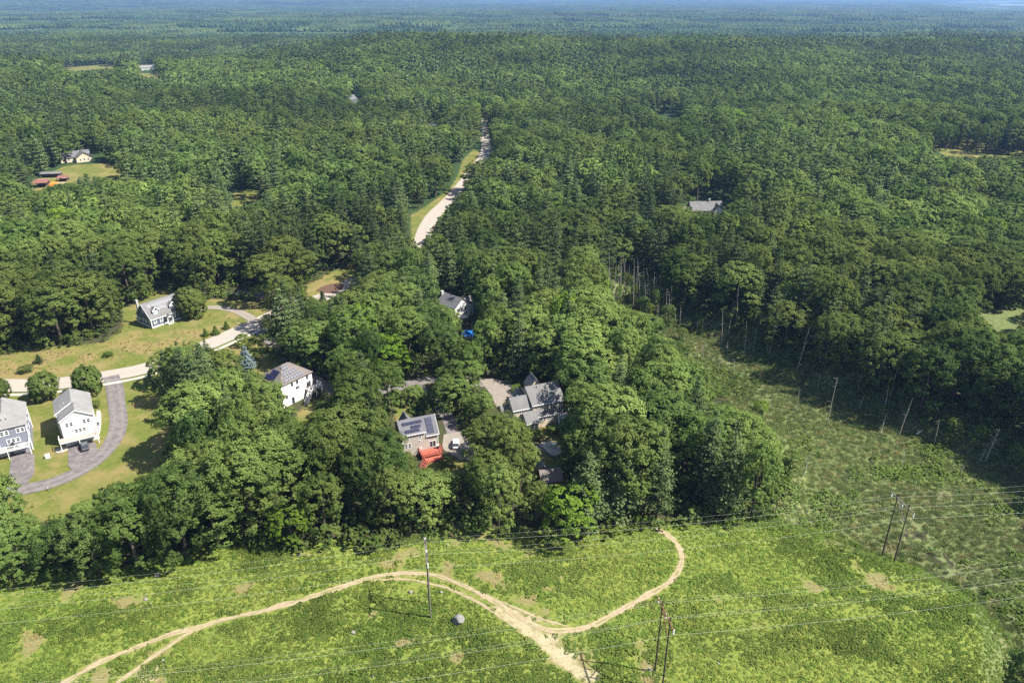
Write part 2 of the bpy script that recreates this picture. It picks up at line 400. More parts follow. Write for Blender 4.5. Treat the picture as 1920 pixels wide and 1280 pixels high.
LAWNS = [gpts(q) for q in (
    [(-200, 690), (0, 668), (60, 652), (140, 648), (200, 640), (232, 610), (228, 575), (258, 570), (300, 540), (345, 545), (400, 560), (480, 565), (505, 590), (500, 640), (420, 660), (330, 690), (280, 715), (310, 730), (330, 800), (325, 860), (300, 890), (255, 915), (190, 925), (140, 965), (40, 985), (-200, 990)],
    [(400, 660), (450, 630), (500, 650), (560, 700), (540, 730), (480, 715), (440, 700), (400, 690)],
    [(560, 770), (590, 748), (610, 750), (600, 800), (570, 830), (550, 800)],
    [(560, 540), (620, 510), (660, 495), (670, 520), (650, 555), (600, 570)],
    [(742, 792), (738, 757), (770, 760), (775, 775)], [(783, 716), (798, 686), (812, 694), (803, 726)],
    [(800, 860), (890, 860), (885, 895), (800, 900)],
    [(960, 800), (1060, 795), (1060, 900), (1000, 900)],
    [(772, 470), (770, 404), (800, 386), (845, 353), (860, 325), (868, 300), (888, 280), (903, 288), (868, 345), (838, 395), (806, 460)],
    [(60, 375), (60, 340), (125, 310), (230, 305), (240, 340), (140, 350)],
    [(430, 390), (440, 360), (485, 355), (485, 382)],
    [(1700, 260), (1930, 265), (1960, 300), (1800, 305)])]
dlawn = zone_sd(LAWNS); dmead = zone_sd([MEADOW]) + 3.2
MARSH2 = pts([(1830, 590), (1960, 580), (1990, 650), (1900, 650)])
MARSH3 = pts([(1205, 210), (1290, 212), (1285, 224), (1240, 228)])
dmarsh = zone_sd([MARSH, MARSH2, MARSH3]) + 6
far_fields = [gpts([(105, 134), (120, 126), (200, 120), (225, 122), (225, 136)]), gpts([(250, 138), (310, 136), (312, 150), (255, 150)])]
fd = (yf > 1000) & (yf < 2200) & (np.abs(xf + 800) < 500)
tmp = np.full(fd.sum(), -20.0)
for P in far_fields: tmp = np.maximum(tmp, sdist(P, xf[fd], yf[fd]))
dlawn[fd] = np.maximum(dlawn[fd], tmp)
# dry patches: gaussians at places of the ground, in metres
DRY = [(30, 1090, 9), (130, 1085, 8), (250, 1120, 6), (470, 1105, 5), (330, 1210, 8), (200, 1260, 8), (280, 1265, 9), (600, 1045, 7), (890, 1015, 9), (960, 1035, 6), (830, 1060, 8), (760, 1050, 9), (920, 1090, 6), (1000, 1150, 6), (680, 1120, 6),
       (1060, 1110, 5), (1660, 1085, 9), (1700, 1140, 7), (1500, 1090, 6), (1380, 1150, 6), (60, 1190, 7), (1080, 1240, 8), (1180, 1250, 8), (750, 1200, 5), (840, 1240, 6), (1560, 1010, 4),
       (60, 680, 12), (160, 670, 12), (250, 650, 12), (330, 645, 8), (350, 628, 6), (440, 590, 5), (460, 575, 5), (630, 530, 9), (450, 680, 5), (120, 800, 3), (110, 870, 4), (745, 780, 4), (840, 375, 8), (870, 300, 10), (40, 700, 8)]
def dryness(x, y):
    d = np.zeros(x.shape)
    for a, b, r in DRY:
        qx, qy = at(a, b); d = np.maximum(d, np.exp(-((x - qx) ** 2 + (y - qy) ** 2) / r ** 2) * .55)
    d = d * np.where(y > 195, 1.7, 1); q = fbm(x / 3.5, y / 3.5, 31, 5); return np.clip(d * (.35 + 1.3 * q) + (q - .62) * 1.3, 0, 1)
dry = np.zeros(xf.shape); dry[nearm] = dryness(xf[nearm], yf[nearm])
def wetness(x, y):                              # meandering bare channels of the marsh
    w = (1 - np.abs(fbm(x / 9 + 3, y / 9, 41, 4) - .5) * 13) * ss(.5, .7, fbm(x / 14, y / 14, 44, 2)) * .8
    band = ss(20, 2, np.abs(sdist(MARSH, x, y) - 6)) * (y > 175) + (np.hypot(x - 118, y - 143) < 24)
    return np.clip(w, 0, 1) * np.clip(band + .15, 0, 1)
wet = np.zeros(xf.shape); wet[nearm] = wetness(xf[nearm], yf[nearm])
worn = np.full(xf.shape, -9.0); nr = (yf < 170) & (np.abs(xf) < 175); xn, yn = xf[nr], yf[nr]
w = np.full(xn.shape, -9.0)
for L, r in ((T1, .9), (T2, .8), (T3, 2.2), (T4, .6), (T5, .6)): w = np.maximum(w, r - dist(L, xn, yn, False))
for a, b, r in ((1222, 1262, 2.2), (1245, 1298, 2), (1060, 1230, 3.2), (1030, 1200, 2.5), (280, 1262, 2.8), (995, 1160, 2.2)):
    qx, qy = at(a, b); w = np.maximum(w, r - np.hypot(xn - qx, yn - qy))
worn[nr] = w
ii = np.arange(nx * ny).reshape(ny, nx)
F = np.stack([ii[:-1, :-1], ii[:-1, 1:], ii[1:, 1:], ii[1:, :-1]], -1).reshape(-1, 4)
me = np_mesh('ground', np.c_[xf, yf, Z], F, [M_ground], {'lawn': dlawn, 'meadow': dmead, 'marsh': dmarsh, 'dry': dry, 'wet': wet, 'worn': worn, 'far': ss(250, 500, yf)})
me.polygons.foreach_set('use_smooth', [True] * len(F))
tag(link('ground', me), kind='structure')
gix = np.interp
def ground_z(x, y):                            # height of the sheet itself (bilinear)
    fx = np.interp(x, gx, np.arange(nx)); fy = np.interp(y, gy, np.arange(ny))
    i = np.clip(fx.astype(int), 0, nx - 2); j = np.clip(fy.astype(int), 0, ny - 2); a = fx - i; b = fy - j; G = Z.reshape(ny, nx)
    return (G[j, i] * (1 - a) + G[j, i + 1] * a) * (1 - b) + (G[j + 1, i] * (1 - a) + G[j + 1, i + 1] * a) * b

def strip(name, L, w0, w1, m, z, jit=0.0, cols=6, seed=1):
    r = np.random.RandomState(seed); n = len(L); d = np.gradient(L, axis=0); d /= np.hypot(d[:, 0], d[:, 1])[:, None]
    nr_ = np.c_[-d[:, 1], d[:, 0]]; t = np.linspace(-1, 1, cols + 1); V = []; ac = []
    jl = 1 + jit * (fbm(np.arange(n) / 5., np.zeros(n), seed, 3) - .5) * 2; jr = 1 + jit * (fbm(np.arange(n) / 5., np.zeros(n) + 9, seed, 3) - .5) * 2
    mid = (w0 + w1) / 2; hw = (w1 - w0) / 2
    for k in t:
        wv = mid + hw * k * (jl if k < 0 else jr); P = L + nr_ * np.reshape(wv, (-1, 1))
        V.append(np.c_[P, ground_z(P[:, 0], P[:, 1]) + z]); ac.append(np.full(n, k))
    V = np.concatenate(V); q = np.arange((cols + 1) * n).reshape(cols + 1, n)
    F = np.stack([q[:-1, :-1], q[1:, :-1], q[1:, 1:], q[:-1, 1:]], -1).reshape(-1, 4)
    me = np_mesh(name, V, F, [m], {'across': np.concatenate(ac)})
    return tag(link(name, me), kind='structure')
def pad(name, P, m, z, th=.0):
    P = np.array(P); c = P.mean(0); rings = []
    Q = resample(smooth(np.vstack([P, P[:1]]), 1), 1.2)[:-1]; n = len(Q); V = []
    for k in np.linspace(1, .0, 8): V.append(c + (Q - c) * max(k, .02))
    V = np.concatenate(V); q = np.arange(8 * n).reshape(8, n)
    F = np.stack([q[:-1], np.roll(q[:-1], -1, 1), np.roll(q[1:], -1, 1), q[1:]], -1).reshape(-1, 4)
    F = np.vstack([F, [q[7, 0], q[7, n // 3], q[7, n // 2], q[7, 2 * n // 3]]])
    me = np_mesh(name, np.c_[V, ground_z(V[:, 0], V[:, 1]) + z], F, [m], {'across': np.full(len(V), .0)})
    return tag(link(name, me), kind='structure')
strip('road', ROAD, -4.1, 4.1, M_road, .10)
near_road = ROAD[ROAD[:, 1] < 272]
strip('sidewalk', near_road, -7.0, -5.4, M_walk, .12, cols=2)
strip('kerb', near_road, -4.35, -4.1, M_found, .2, cols=1)
strip('side_road', LANE, -3, 3, M_drive, .08)
strip('woodland_lane', LANE2, -2.4, 2.4, M_drive, .08, .1)
strip('driveway', DRV1, -2.4, 2.4, M_drive, .115, .08)
strip('driveway', DRV2, -1.9, 1.9, M_gravel, .11, .08)
strip('driveway', DRV3, -2.0, 2.0, M_drive, .13, .08)
pad('parking_pad', PAD1, M_drive, .14); pad('parking_pad', PAD2, M_drive, .14); pad('parking_pad', PAD3, M_gravel, .16); pad('parking_pad', PAD4, M_gravel, .16)
for k, (L, w_) in enumerate(((T1, .58), (T2, .45), (T4, .25), (T5, .22))):
    strip('dirt_trail', L, -w_, w_, M_trail, .05 + .004 * k, .95, 4, 5 + k)
# lake
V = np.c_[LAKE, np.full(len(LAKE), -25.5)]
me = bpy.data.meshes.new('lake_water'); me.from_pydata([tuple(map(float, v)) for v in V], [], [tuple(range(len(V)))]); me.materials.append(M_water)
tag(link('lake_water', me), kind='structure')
# air
hz = MB().box(-17500, -350, -42, 17500, 24500, 114, M_ground); ho = hz.build('haze'); ho.data.materials.clear()
hm = bpy.data.materials.new('haze_air'); hm.use_nodes = True; hn = hm.node_tree
for n in list(hn.nodes): hn.nodes.remove(n)
pv = N(hn, 'ShaderNodeVolumePrincipled'); pv.inputs['Color'].default_value = (.29, .49, .86, 1); pv.inputs['Density'].default_value = 8.6e-5; pv.inputs['Anisotropy'].default_value = .2
hn.links.new(pv.outputs[0], N(hn, 'ShaderNodeOutputMaterial').inputs[1]); ho.data.materials.append(hm)
tag(ho, kind='stuff')
# ------------------------------------------------------------------ tree meshes
def leaf_quads(rs, P, Nn, q, asp=1.0):
    """one small leafy face per row of P, facing roughly Nn"""
    n = len(P); Nn = Nn / (np.linalg.norm(Nn, axis=1)[:, None] + 1e-9)
    r = rs.normal(size=(n, 3)); T = np.cross(Nn, r); T /= np.linalg.norm(T, axis=1)[:, None] + 1e-9; B = np.cross(Nn, T)
    s = q * rs.uniform(.6, 1.35, (n, 1)); a = s * rs.uniform(.75, 1.25, (n, 1)) * asp; b = s / asp
    V = np.stack([P - T * a * .5, P - B * b * .5, P + T * a * .5, P + B * b * .5], 1)
    V += rs.normal(size=V.shape) * (q * .13)
    return V.reshape(-1, 3)
def quadF(n, k0=0): return (np.arange(n * 4).reshape(n, 4) + k0)
def unit(rs, n):
    v = rs.normal(size=(n, 3)); return v / np.linalg.norm(v, axis=1)[:, None]
def crown_broad(seed, nl=24, nc=15, per=36, q=.34, Rr=6.0, Ht=22.0, base=.08, shape=.62):
    """a dome of overlapping lobes, each lobe covered by leafy sprays"""
    rs = np.random.RandomState(seed); P = []; Q = []; T = []
    bend = rs.uniform(-1, 1, 2) * .7; up = min(Rr * (1.0 + .35 * shape), Ht * .5); zc = Ht * .98 - up; dn = zc - Ht * base
    for i in range(nl):
        ff = (i + .5 + rs.uniform(-.6, .6)) / nl; dz = min(.96, 1 - ff / .58) if ff < .58 else -(ff - .58) / .42 * .95; a = i * 2.39996 + rs.uniform(-.4, .4); hr = math.sqrt(max(0, 1 - dz * dz)) if dz > 0 else 1 - .35 * dz * dz
        lr = Rr * rs.uniform(.30, .50) * (1 if dz > -.2 else .85)
        er = (Rr - lr * .75) * hr * rs.uniform(.86, 1.06)
        c = np.array([er * math.cos(a) + bend[0] * dz, er * math.sin(a) + bend[1] * dz, zc + (dz * (up - lr) * rs.uniform(.9, 1.02) if dz > 0 else dz * (dn - lr * .5))])
        out = np.array([hr * math.cos(a), hr * math.sin(a), max(dz, 0) * 1.1 + .1]); out /= np.linalg.norm(out)
        D = unit(rs, nc * 3); D = D[(D @ out > -.25) & (D[:, 2] > -.55)][:nc]
        lt = rs.uniform(0, .5)
        for d in D:
            cc = c + d * lr * rs.uniform(.74, 1.06); cr = lr * rs.uniform(.2, .36)
            m = int(per * rs.uniform(.7, 1.3)); dd = unit(rs, m); dd = np.where((dd @ d)[:, None] < -.2, -dd, dd)
            P.append(cc + dd * cr * rs.uniform(.5, 1.2, (m, 1))); Q.append(dd * .7 + d * .8 + out * .3 + rs.normal(size=(m, 3)) * .4 + np.array([.15, -.08, .3]))
            T.append(lt + rs.uniform(-.1, .5) + rs.uniform(-.25, .25, m))
    P = np.concatenate(P); V = leaf_quads(rs, P, np.concatenate(Q), q); return V, np.repeat(np.concatenate(T), 4)
def crown_pine(seed, lv=13, nb=6, per=9, q=.55, Rr=5.2, Ht=24.0, base=.16, power=.75):
    rs = np.random.RandomState(seed); P = []; Q = []; T = []
    for k in range(lv):
        u = (k + rs.uniform(-.2, .2)) / (lv - 1); u = min(max(u, 0), 1); z0 = Ht * (base + (1 - base) * u)
        for j in range(nb if k < lv - 2 else 4):
            a = j * 2 * math.pi / nb + k * 1.3 + rs.uniform(-.35, .35); L = Rr * max(.07, (1 - u) ** power) * rs.uniform(.6, 1.15)
            nn = max(2, int(L / .62)); tint = rs.uniform(0, 1)
            for w in range(nn):
                f = (w + 1) / nn; c = np.array([math.cos(a) * L * f, math.sin(a) * L * f, z0 + L * .14 * f * f + rs.uniform(-.2, .2) - .05 * L])
                m = per; sp = (.34 + .5 * f) * (.4 + .11 * L)
                P.append(c + rs.normal(size=(m, 3)) * np.array([sp, sp, .17])); Q.append(rs.normal(size=(m, 3)) * .45 + np.array([math.cos(a) * .35, math.sin(a) * .35, 1.])); T.append(np.full(m, tint * .6 + .4 * f))
    m = 14; P.append(np.array([0, 0, Ht * .995]) + rs.normal(size=(m, 3)) * np.array([.2, .2, .45])); Q.append(unit(rs, m)); T.append(np.full(m, .8))
    V = leaf_quads(rs, np.concatenate(P), np.concatenate(Q), q, 1.35); return V, np.repeat(np.concatenate(T), 4)
def trunk_mb(seed, Ht, r0, m, limbs=6, pine=False):
    rs = random.Random(seed); mb = MB(); top = Ht * (.93 if pine else .72)
    bx, by = rs.uniform(-.5, .5), rs.uniform(-.5, .5)
    mb.tube([(0, 0, -.6), (bx * .2, by * .2, top * .3), (bx * .6, by * .6, top * .65), (bx, by, top)], [r0 * 1.25, r0 * .9, r0 * .6, r0 * .15], m, 7)
    for i in range(limbs):
        t = .3 + .6 * i / limbs; a = i * 2.4 + rs.uniform(-.4, .4); L = Ht * .2 * (1.1 - t) * (1 if not pine else .8); up = .15 if pine else .8
        p0 = Vector((bx * t, by * t, top * t)); p1 = p0 + Vector((math.cos(a) * L * .6, math.sin(a) * L * .6, L * up * .5)); p2 = p0 + Vector((math.cos(a) * L * 1.1, math.sin(a) * L * 1.1, L * up * 1.2))
        mb.tube([p0, p1, p2], [r0 * .38, r0 * .25, r0 * .08], m, 5)
    return mb
def mb_mesh(mb, name):
    me = bpy.data.meshes.new(name); me.from_pydata(mb.v, [], mb.f)
    for m in mb.mats: me.materials.append(m)
    me.polygons.foreach_set('material_index', mb.m); me.polygons.foreach_set('use_smooth', [True] * len(mb.f)); return me
def crown_mesh(name, VT, m):
    V, T = VT; return np_mesh(name, V, quadF(len(V) // 4), [m], {'tint': T})
def joined(name, VT, m, tmb):
    """crown and trunk in one mesh, for the far woodland"""
    V, T = VT; tv = []; tf = []
    for f in tmb.f:
        if len(f) == 4: tf.append(f)
    tv = np.array(tmb.v); F = np.vstack([quadF(len(V) // 4), np.array(tf) + len(V)])
    pa = np.r_[np.zeros(len(V) // 4), np.ones(len(tf))]
    return np_mesh(name, np.vstack([V, tv]), F, [m, tmb.mats[0]], {'tint': np.r_[T, np.zeros(len(tv))]}, pa)

SPEC = {}                                        # species -> near variants (crown mesh, trunk mesh, crown data, leaf material, height, radius)
def variant(sp, kind, seed, m, **k):
    Ht = k.get('Ht', 22.0 if kind == 'b' else 24.0); Rr = k.get('Rr', 6.0 if kind == 'b' else 5.2)
    VT = (crown_broad if kind == 'b' else crown_pine)(seed, **k)
    tm = trunk_mb(seed, Ht, .33, M_bark, 6, kind == 'p')
    SPEC.setdefault(sp, []).append(dict(crown=crown_mesh('crown', VT, m), trunk=mb_mesh(tm, 'trunk'), VT=VT, tm=tm, m=m, Ht=Ht, Rr=Rr))
for s in (11, 12, 13, 14): variant('oak', 'b', s, L_oak, nl=22 + s % 4, shape=.5 + .08 * (s % 3))
for s in (21, 22, 23): variant('ash', 'b', s, L_ash, nl=22, Ht=23.0, Rr=5.4, shape=1.0)
variant('lime', 'b', 31, L_lime, nl=20, nc=12, per=28, q=.42)
variant('maple', 'b', 61, L_ash, nl=34, nc=14, per=46, q=.46, base=.02, Ht=14.0, shape=.5)
for s in (41, 42, 43): variant('pine', 'p', s, L_pine, power=.6 + .12 * (s % 3))
variant('spruce', 'p', 51, L_pine, lv=20, nb=7, Rr=3.4, Ht=20., power=1.05, base=.06)
protos = []                                       # meshes of the instanced woodland
PIDX = {}
def proto(key, me): PIDX.setdefault(key, []).append(len(protos)); protos.append(me)
for sp, vs in SPEC.items():
    for v in vs[:3]: proto(('near', sp), joined('tree_near', v['VT'], v['m'], v['tm']))
for sp, m, n in (('oak', L_oak, 4), ('ash', L_ash, 4), ('lime', L_lime, 1)):
    for i in range(n):
        sd_ = 100 + i + len(sp) * 7
        proto(('mid', sp), joined('tree_mid', crown_broad(sd_, 17, 11, 13, .70, 6.0, 22., .28), m, trunk_mb(1, 22, .35, M_bark, 0)))
        proto(('far', sp), crown_mesh('tree_far', crown_broad(sd_ + 50, 12, 8, 7, 1.15, 6.0, 22., .42), m))
for i in range(2):
    proto(('mid', 'pine'), joined('pine_mid', crown_pine(140 + i, 10, 5, 4, 1.0), L_pine, trunk_mb(1, 24, .35, M_bark, 0, True)))
    proto(('far', 'pine'), crown_mesh('pine_far', crown_pine(150 + i, 6, 4, 2, 1.9), L_pine))
    proto(('mid', 'spruce'), crown_mesh('spruce_mid', crown_pine(160 + i, 12, 5, 4, .9, 3.4, 20., .06, 1.05), L_pine))
    proto(('far', 'spruce'), crown_mesh('spruce_far', crown_pine(170 + i, 6, 4, 2, 1.7, 3.4, 20., .06, 1.05), L_pine))
PT = 250.0
def patch_mesh(seed):
    rs = np.random.RandomState(seed); n = 21; g = (np.arange(n) + .5) / n * PT - PT / 2
    cx, cyy = np.meshgrid(g, g); cx = cx.ravel() + rs.uniform(-4.8, 4.8, n * n); cyy = cyy.ravel() + rs.uniform(-4.8, 4.8, n * n); k = n * n
    con = rs.uniform(size=k) < .14; r = np.where(con, rs.uniform(3.5, 5, k), rs.uniform(5.8, 9.8, k)); h = np.where(con, rs.uniform(17, 24, k), rs.uniform(13, 20, k))
    A = np.arange(7) / 7 * 2 * math.pi; V = np.zeros((k, 15, 3)); ph = rs.uniform(0, 6, (k, 1))
    V[:, 0] = np.c_[cx, cyy, h]
    for ring, (fr, fz) in enumerate(((.68, .86), (1.0, .52))):
        rr = r[:, None] * np.where(con[:, None], fr * .8, fr) * rs.uniform(.75, 1.2, (k, 7)); s = slice(1 + 7 * ring, 8 + 7 * ring)
        V[:, s, 0] = cx[:, None] + rr * np.cos(A + ph); V[:, s, 1] = cyy[:, None] + rr * np.sin(A + ph); V[:, s, 2] = h[:, None] * np.where(con[:, None], fz - .15, fz) * rs.uniform(.9, 1.06, (k, 7))
    f = [(0, 1 + i, 1 + (i + 1) % 7) for i in range(7)]
    for i in range(7): j = (i + 1) % 7; f += [(1 + i, 8 + i, 8 + j), (1 + i, 8 + j, 1 + j)]
    F = (np.array(f)[None] + (np.arange(k) * 15)[:, None, None]).reshape(-1, 3)
    tint = np.repeat(np.where(con, rs.uniform(-.6, .1, k), rs.uniform(-.1, 1.2, k)), 15)
    return np_mesh('woodland_patch', V.reshape(-1, 3), F, [L_far], {'tint': tint})
for i in range(4): proto(('patch', 'patch'), patch_mesh(200 + i))

# ------------------------------------------------------------------ where the woodland leaves the ground open (outline of each opening, from the photograph)
KEEP = [
 [(-10, 1088), (60, 1080), (150, 1082), (180, 1070), (250, 1078), (330, 1058), (400, 1028), (470, 1018), (510, 1025), (560, 1040), (600, 1020), (650, 1030), (720, 1035), (760, 1015), (800, 1012), (830, 1000), (860, 1008), (900, 1012), (960, 1008), (1010, 1015), (1060, 1018), (1110, 1010), (1180, 1002), (1250, 992), (1300, 990), (1400, 983), (1470, 965), (1495, 950), (1500, 900), (1480, 850), (1440, 790), (1400, 770), (1345, 750), (1318, 700), (1290, 650), (1262, 630), (1240, 618), (1330, 615), (1370, 640), (1440, 660), (1500, 700), (1560, 735), (1620, 770), (1690, 790), (1790, 830), (1850, 850), (1930, 880), (1930, 1300), (-10, 1300)],
 [(-10, 705), (30, 735), (60, 735), (80, 700), (100, 712), (150, 700), (200, 690), (262, 685), (268, 700), (250, 715), (255, 770), (270, 800), (310, 835), (305, 870), (280, 895), (230, 900), (190, 905), (160, 935), (120, 955), (60, 965), (40, 940), (10, 915), (-10, 905)],
 [(-10, 675), (50, 660), (140, 650), (190, 655), (225, 625), (232, 585), (258, 570), (262, 575), (320, 548), (338, 545), (335, 590), (385, 578), (400, 568), (430, 575), (470, 570), (487, 590), (487, 622), (455, 638), (405, 655), (395, 632), (370, 625), (330, 640), (290, 650), (268, 672), (262, 690), (100, 712), (-10, 712)],
 [(445, 650), (490, 632), (500, 650), (525, 680), (495, 700), (490, 690), (455, 690)],
 [(500, 700), (548, 672), (590, 690), (625, 712), (610, 735), (592, 755), (590, 775), (575, 790), (555, 795), (535, 765), (528, 722)],
 [(575, 548), (600, 545), (612, 530), (640, 515), (655, 498), (667, 500), (650, 530), (640, 548), (605, 562)],
 [(742, 792), (738, 762), (765, 762), (765, 775), (815, 772), (824, 800), (850, 818), (872, 835), (885, 860), (875, 880), (840, 885), (795, 880), (788, 860), (752, 830)],
 [(783, 700), (800, 683), (815, 690), (815, 722), (800, 728), (775, 715)],
 [(902, 712), (930, 708), (960, 712), (1008, 702), (1022, 708), (1048, 712), (1058, 745), (1060, 788), (1040, 800), (1035, 820), (1060, 840), (1040, 845), (1050, 880), (1045, 905), (1028, 915), (1026, 880), (1010, 840), (1010, 830), (980, 800), (950, 775), (930, 765), (920, 740)],
 [(812, 562), (840, 542), (868, 555), (870, 575), (884, 595), (884, 632), (868, 635), (868, 600), (850, 575)],
 [(778, 458), (768, 405), (792, 390), (838, 362), (848, 335), (862, 338), (872, 347), (845, 380), (812, 408), (800, 455)],
 [(850, 330), (860, 303), (876, 292), (868, 320)], [(904, 298), (903, 283), (910, 264), (918, 270), (919, 292)], [(904, 252), (904, 240), (908, 240), (909, 252)],
 [(57, 355), (60, 330), (125, 318), (130, 303), (150, 289), (178, 292), (172, 318), (222, 320), (224, 334), (196, 333), (186, 326), (152, 327), (140, 338), (120, 340), (70, 357)],
 [(443, 368), (477, 360), (477, 375), (440, 382)],
 [(112, 127), (195, 119), (198, 128), (140, 134)], [(203, 122), (215, 122), (215, 130), (203, 130)], [(258, 124), (285, 121), (290, 128), (262, 131)], [(265, 136), (300, 138), (298, 145), (262, 143)],
 [(1292, 382), (1325, 373), (1370, 379), (1366, 393), (1322, 396), (1296, 390)],
 [(1225, 209), (1275, 211), (1278, 220), (1245, 222)], [(1735, 275), (1800, 282), (1925, 283), (1925, 292), (1840, 292), (1760, 290)],
 [(1828, 582), (1925, 578), (1925, 625), (1880, 620)],
 [(1140, 512), (1190, 508), (1222, 530), (1260, 552), (1265, 590), (1205, 585), (1150, 560)],
 [(657, 183), (670, 181), (672, 190), (660, 193)], [(805, 230), (820, 229), (820, 235), (806, 235)],
]
CLEAR_W = [LAWNS[k] for k in range(len(LAWNS) - 1)]
STREETS = [(ROAD, 5.5), (LANE, 3.5), (LANE2, 1.4), (DRV1, 3.5), (DRV2, 3), (DRV3, 1.4)]
HOUSE_SPOTS = [(-118, 179, 10), (-134, 177, 11), (-66, 204, 10), (-25, 174, 9), (8, 189, 12), (-132, 262, 12), (-22, 261, 8), (-300, 550, 14), (118, 425, 16), (-304, 478, 11), (10, 155, 5), (-172, 876, 12), (*atg(268, 131)[:2], 40)]
rs = np.random.RandomState(5)
BELT = [(-8, 1082, 7, 18), (52, 1078, 5.8, 12.5), (118, 1072, 5.6, 12.2), (185, 1072, 6.4, 15), (262, 1066, 6.8, 19), (352, 1046, 7.4, 24)]
def jgrid(x0, x1, y0, y1, s, j=.42):
    a, b = np.meshgrid(np.arange(x0, x1, s), np.arange(y0, y1, s)); a[1::2] += s / 2
    a = a.ravel() + rs.uniform(-j, j, a.size) * s; b = b.ravel() + rs.uniform(-j, j, b.size) * s; return a, b
ax_, ay_ = jgrid(-260, 290, 98, 330, 8.2)
bx_, by_ = jgrid(-2100, 2100, 330, 2500, 10.2)
wx, wy = np.r_[ax_, bx_], np.r_[ay_, by_]
k = (np.abs(wx) < .74 * wy + 45); wx, wy = wx[k], wy[k]
n = len(wx); wz = terrain(wx, wy)
pn = fbm(wx / 90 + 5, wy / 90, 51, 3); u = rs.uniform(size=n)
species = np.where(u < .09 + .48 * ss(.5, .64, pn), 'pine', np.where(u > .985, 'spruce', 'oak'))
u2 = rs.uniform(size=n); an = fbm(wx / 160 - 3, wy / 160, 61, 3)
species = np.where((species == 'oak') & (u2 < .25 + .6 * ss(.45, .6, an)), 'ash', species)
species = np.where((species == 'ash') & (u2 < .012), 'lime', species)
isp = (species == 'pine')
cr = np.where(isp, rs.uniform(3.8, 6.0, n), rs.uniform(4.0, 9.0, n)); cr = np.where((wy > 330) & ~isp, 5.2 + (cr - 4.0) * .95, cr); cr = np.where((wy > 330) & isp, cr * 1.2, cr); cr = np.where(species == 'spruce', rs.uniform(2.6, 3.6, n), cr)
ch = np.where(isp, rs.uniform(18, 27, n), rs.uniform(15, 24.5, n)); ch *= .88 + .3 * fbm(wx / 60, wy / 60, 71, 2)
# base of a tree stays off the open ground
ok = np.ones(n, bool); nm = wy < 760; xn, yn = wx[nm], wy[nm]; o = np.ones(xn.shape, bool)
for P in CLEAR_W: o &= sdist(P, xn, yn) < -.5
o &= sdist(MEADOW, xn, yn) < -1.5; o &= sdist(MARSH, xn, yn) < -1; o &= ~inside(MARSH2, xn, yn)
for L, w_ in STREETS: o &= dist(L[::3], xn, yn, False) > w_
for a, b, r in HOUSE_SPOTS + [(*atg(q[0], q[1])[:2], q[2] * .9) for q in BELT]: o &= np.hypot(xn - a, yn - b) > r * .9
o &= ~((yn < 118) & (xn > 50))
ok[nm] = o
for a, b, r in HOUSE_SPOTS[-2:]: ok &= np.hypot(wx - a, wy - b) > r
wx, wy, wz, species, cr, ch = wx[ok], wy[ok], wz[ok], species[ok], cr[ok], ch[ok]
# a crown that would hide an opening is tried smaller, then dropped
def hides(x, y, z, r, h):
    bad = np.zeros(x.shape, bool)
    S = [(dx, fh, 0) for fh, ws in ((1.0, (0,)), (.93, (-.4, 0, .4)), (.85, (-.6, -.25, .25, .6)), (.75, (-.8, -.5, 0, .5, .8)), (.64, (-.9, -.45, .2, .9)), (.52, (-.92, -.5, 0, .5, .92)), (.4, (-.85, .0, .85)), (.27, (-.7, 0, .7)), (.15, (-.4, .4))) for dx in ws]
    for dx, fh, fr in S:
        px, py, _ = proj(x + dx * r, y, z + fh * h)
        for K in KEEP:
            K = np.array(K, float); bb = (px > K[:, 0].min()) & (px < K[:, 0].max()) & (py > K[:, 1].min()) & (py < K[:, 1].max())
            if bb.any():
                ib = np.where(bb)[0]; bad[ib] |= inside(K, px[ib], py[ib])
    return bad
alive = np.ones(len(wx), bool); todo = np.where(wy < 2000)[0]
for sc_ in (1, .84, .68, .52, .38, .26, 0):
    bad = hides(wx[todo], wy[todo], wz[todo], cr[todo], ch[todo]); todo = todo[bad]
    if sc_ == 0: alive[todo] = False; break
    if sc_ < .5: pass
    nxt = {1: .84, .84: .68, .68: .52, .52: .38, .38: .26, .26: .26}[sc_]
    cr[todo] *= (nxt / sc_) ** .7; ch[todo] *= nxt / sc_
wx, wy, wz, species, cr, ch = [a[alive] for a in (wx, wy, wz, species, cr, ch)]
rot = rs.uniform(0, 6.283, len(wx))
px_, py_, sc_ = proj(wx, wy, wz + ch * .6)
infr = (px_ > -25) & (px_ < 1945) & (py_ > -5) & (py_ < 1300)
size = sc_ * cr * np.where(infr, 1, 0)
NW = {}
def pick(maskn, cnt):
    idx = np.where(maskn)[0]; return idx[np.argsort(-size[idx])][:cnt]
conif = (species == 'pine') | (species == 'spruce')
ind_b = pick(~conif & infr, 292); ind_p = pick(conif & infr, 292)
print('trees', len(wx), 'near limits', size[ind_b].min(), size[ind_p].min())
indiv = np.zeros(len(wx), bool); indiv[ind_b] = True; indiv[ind_p] = True

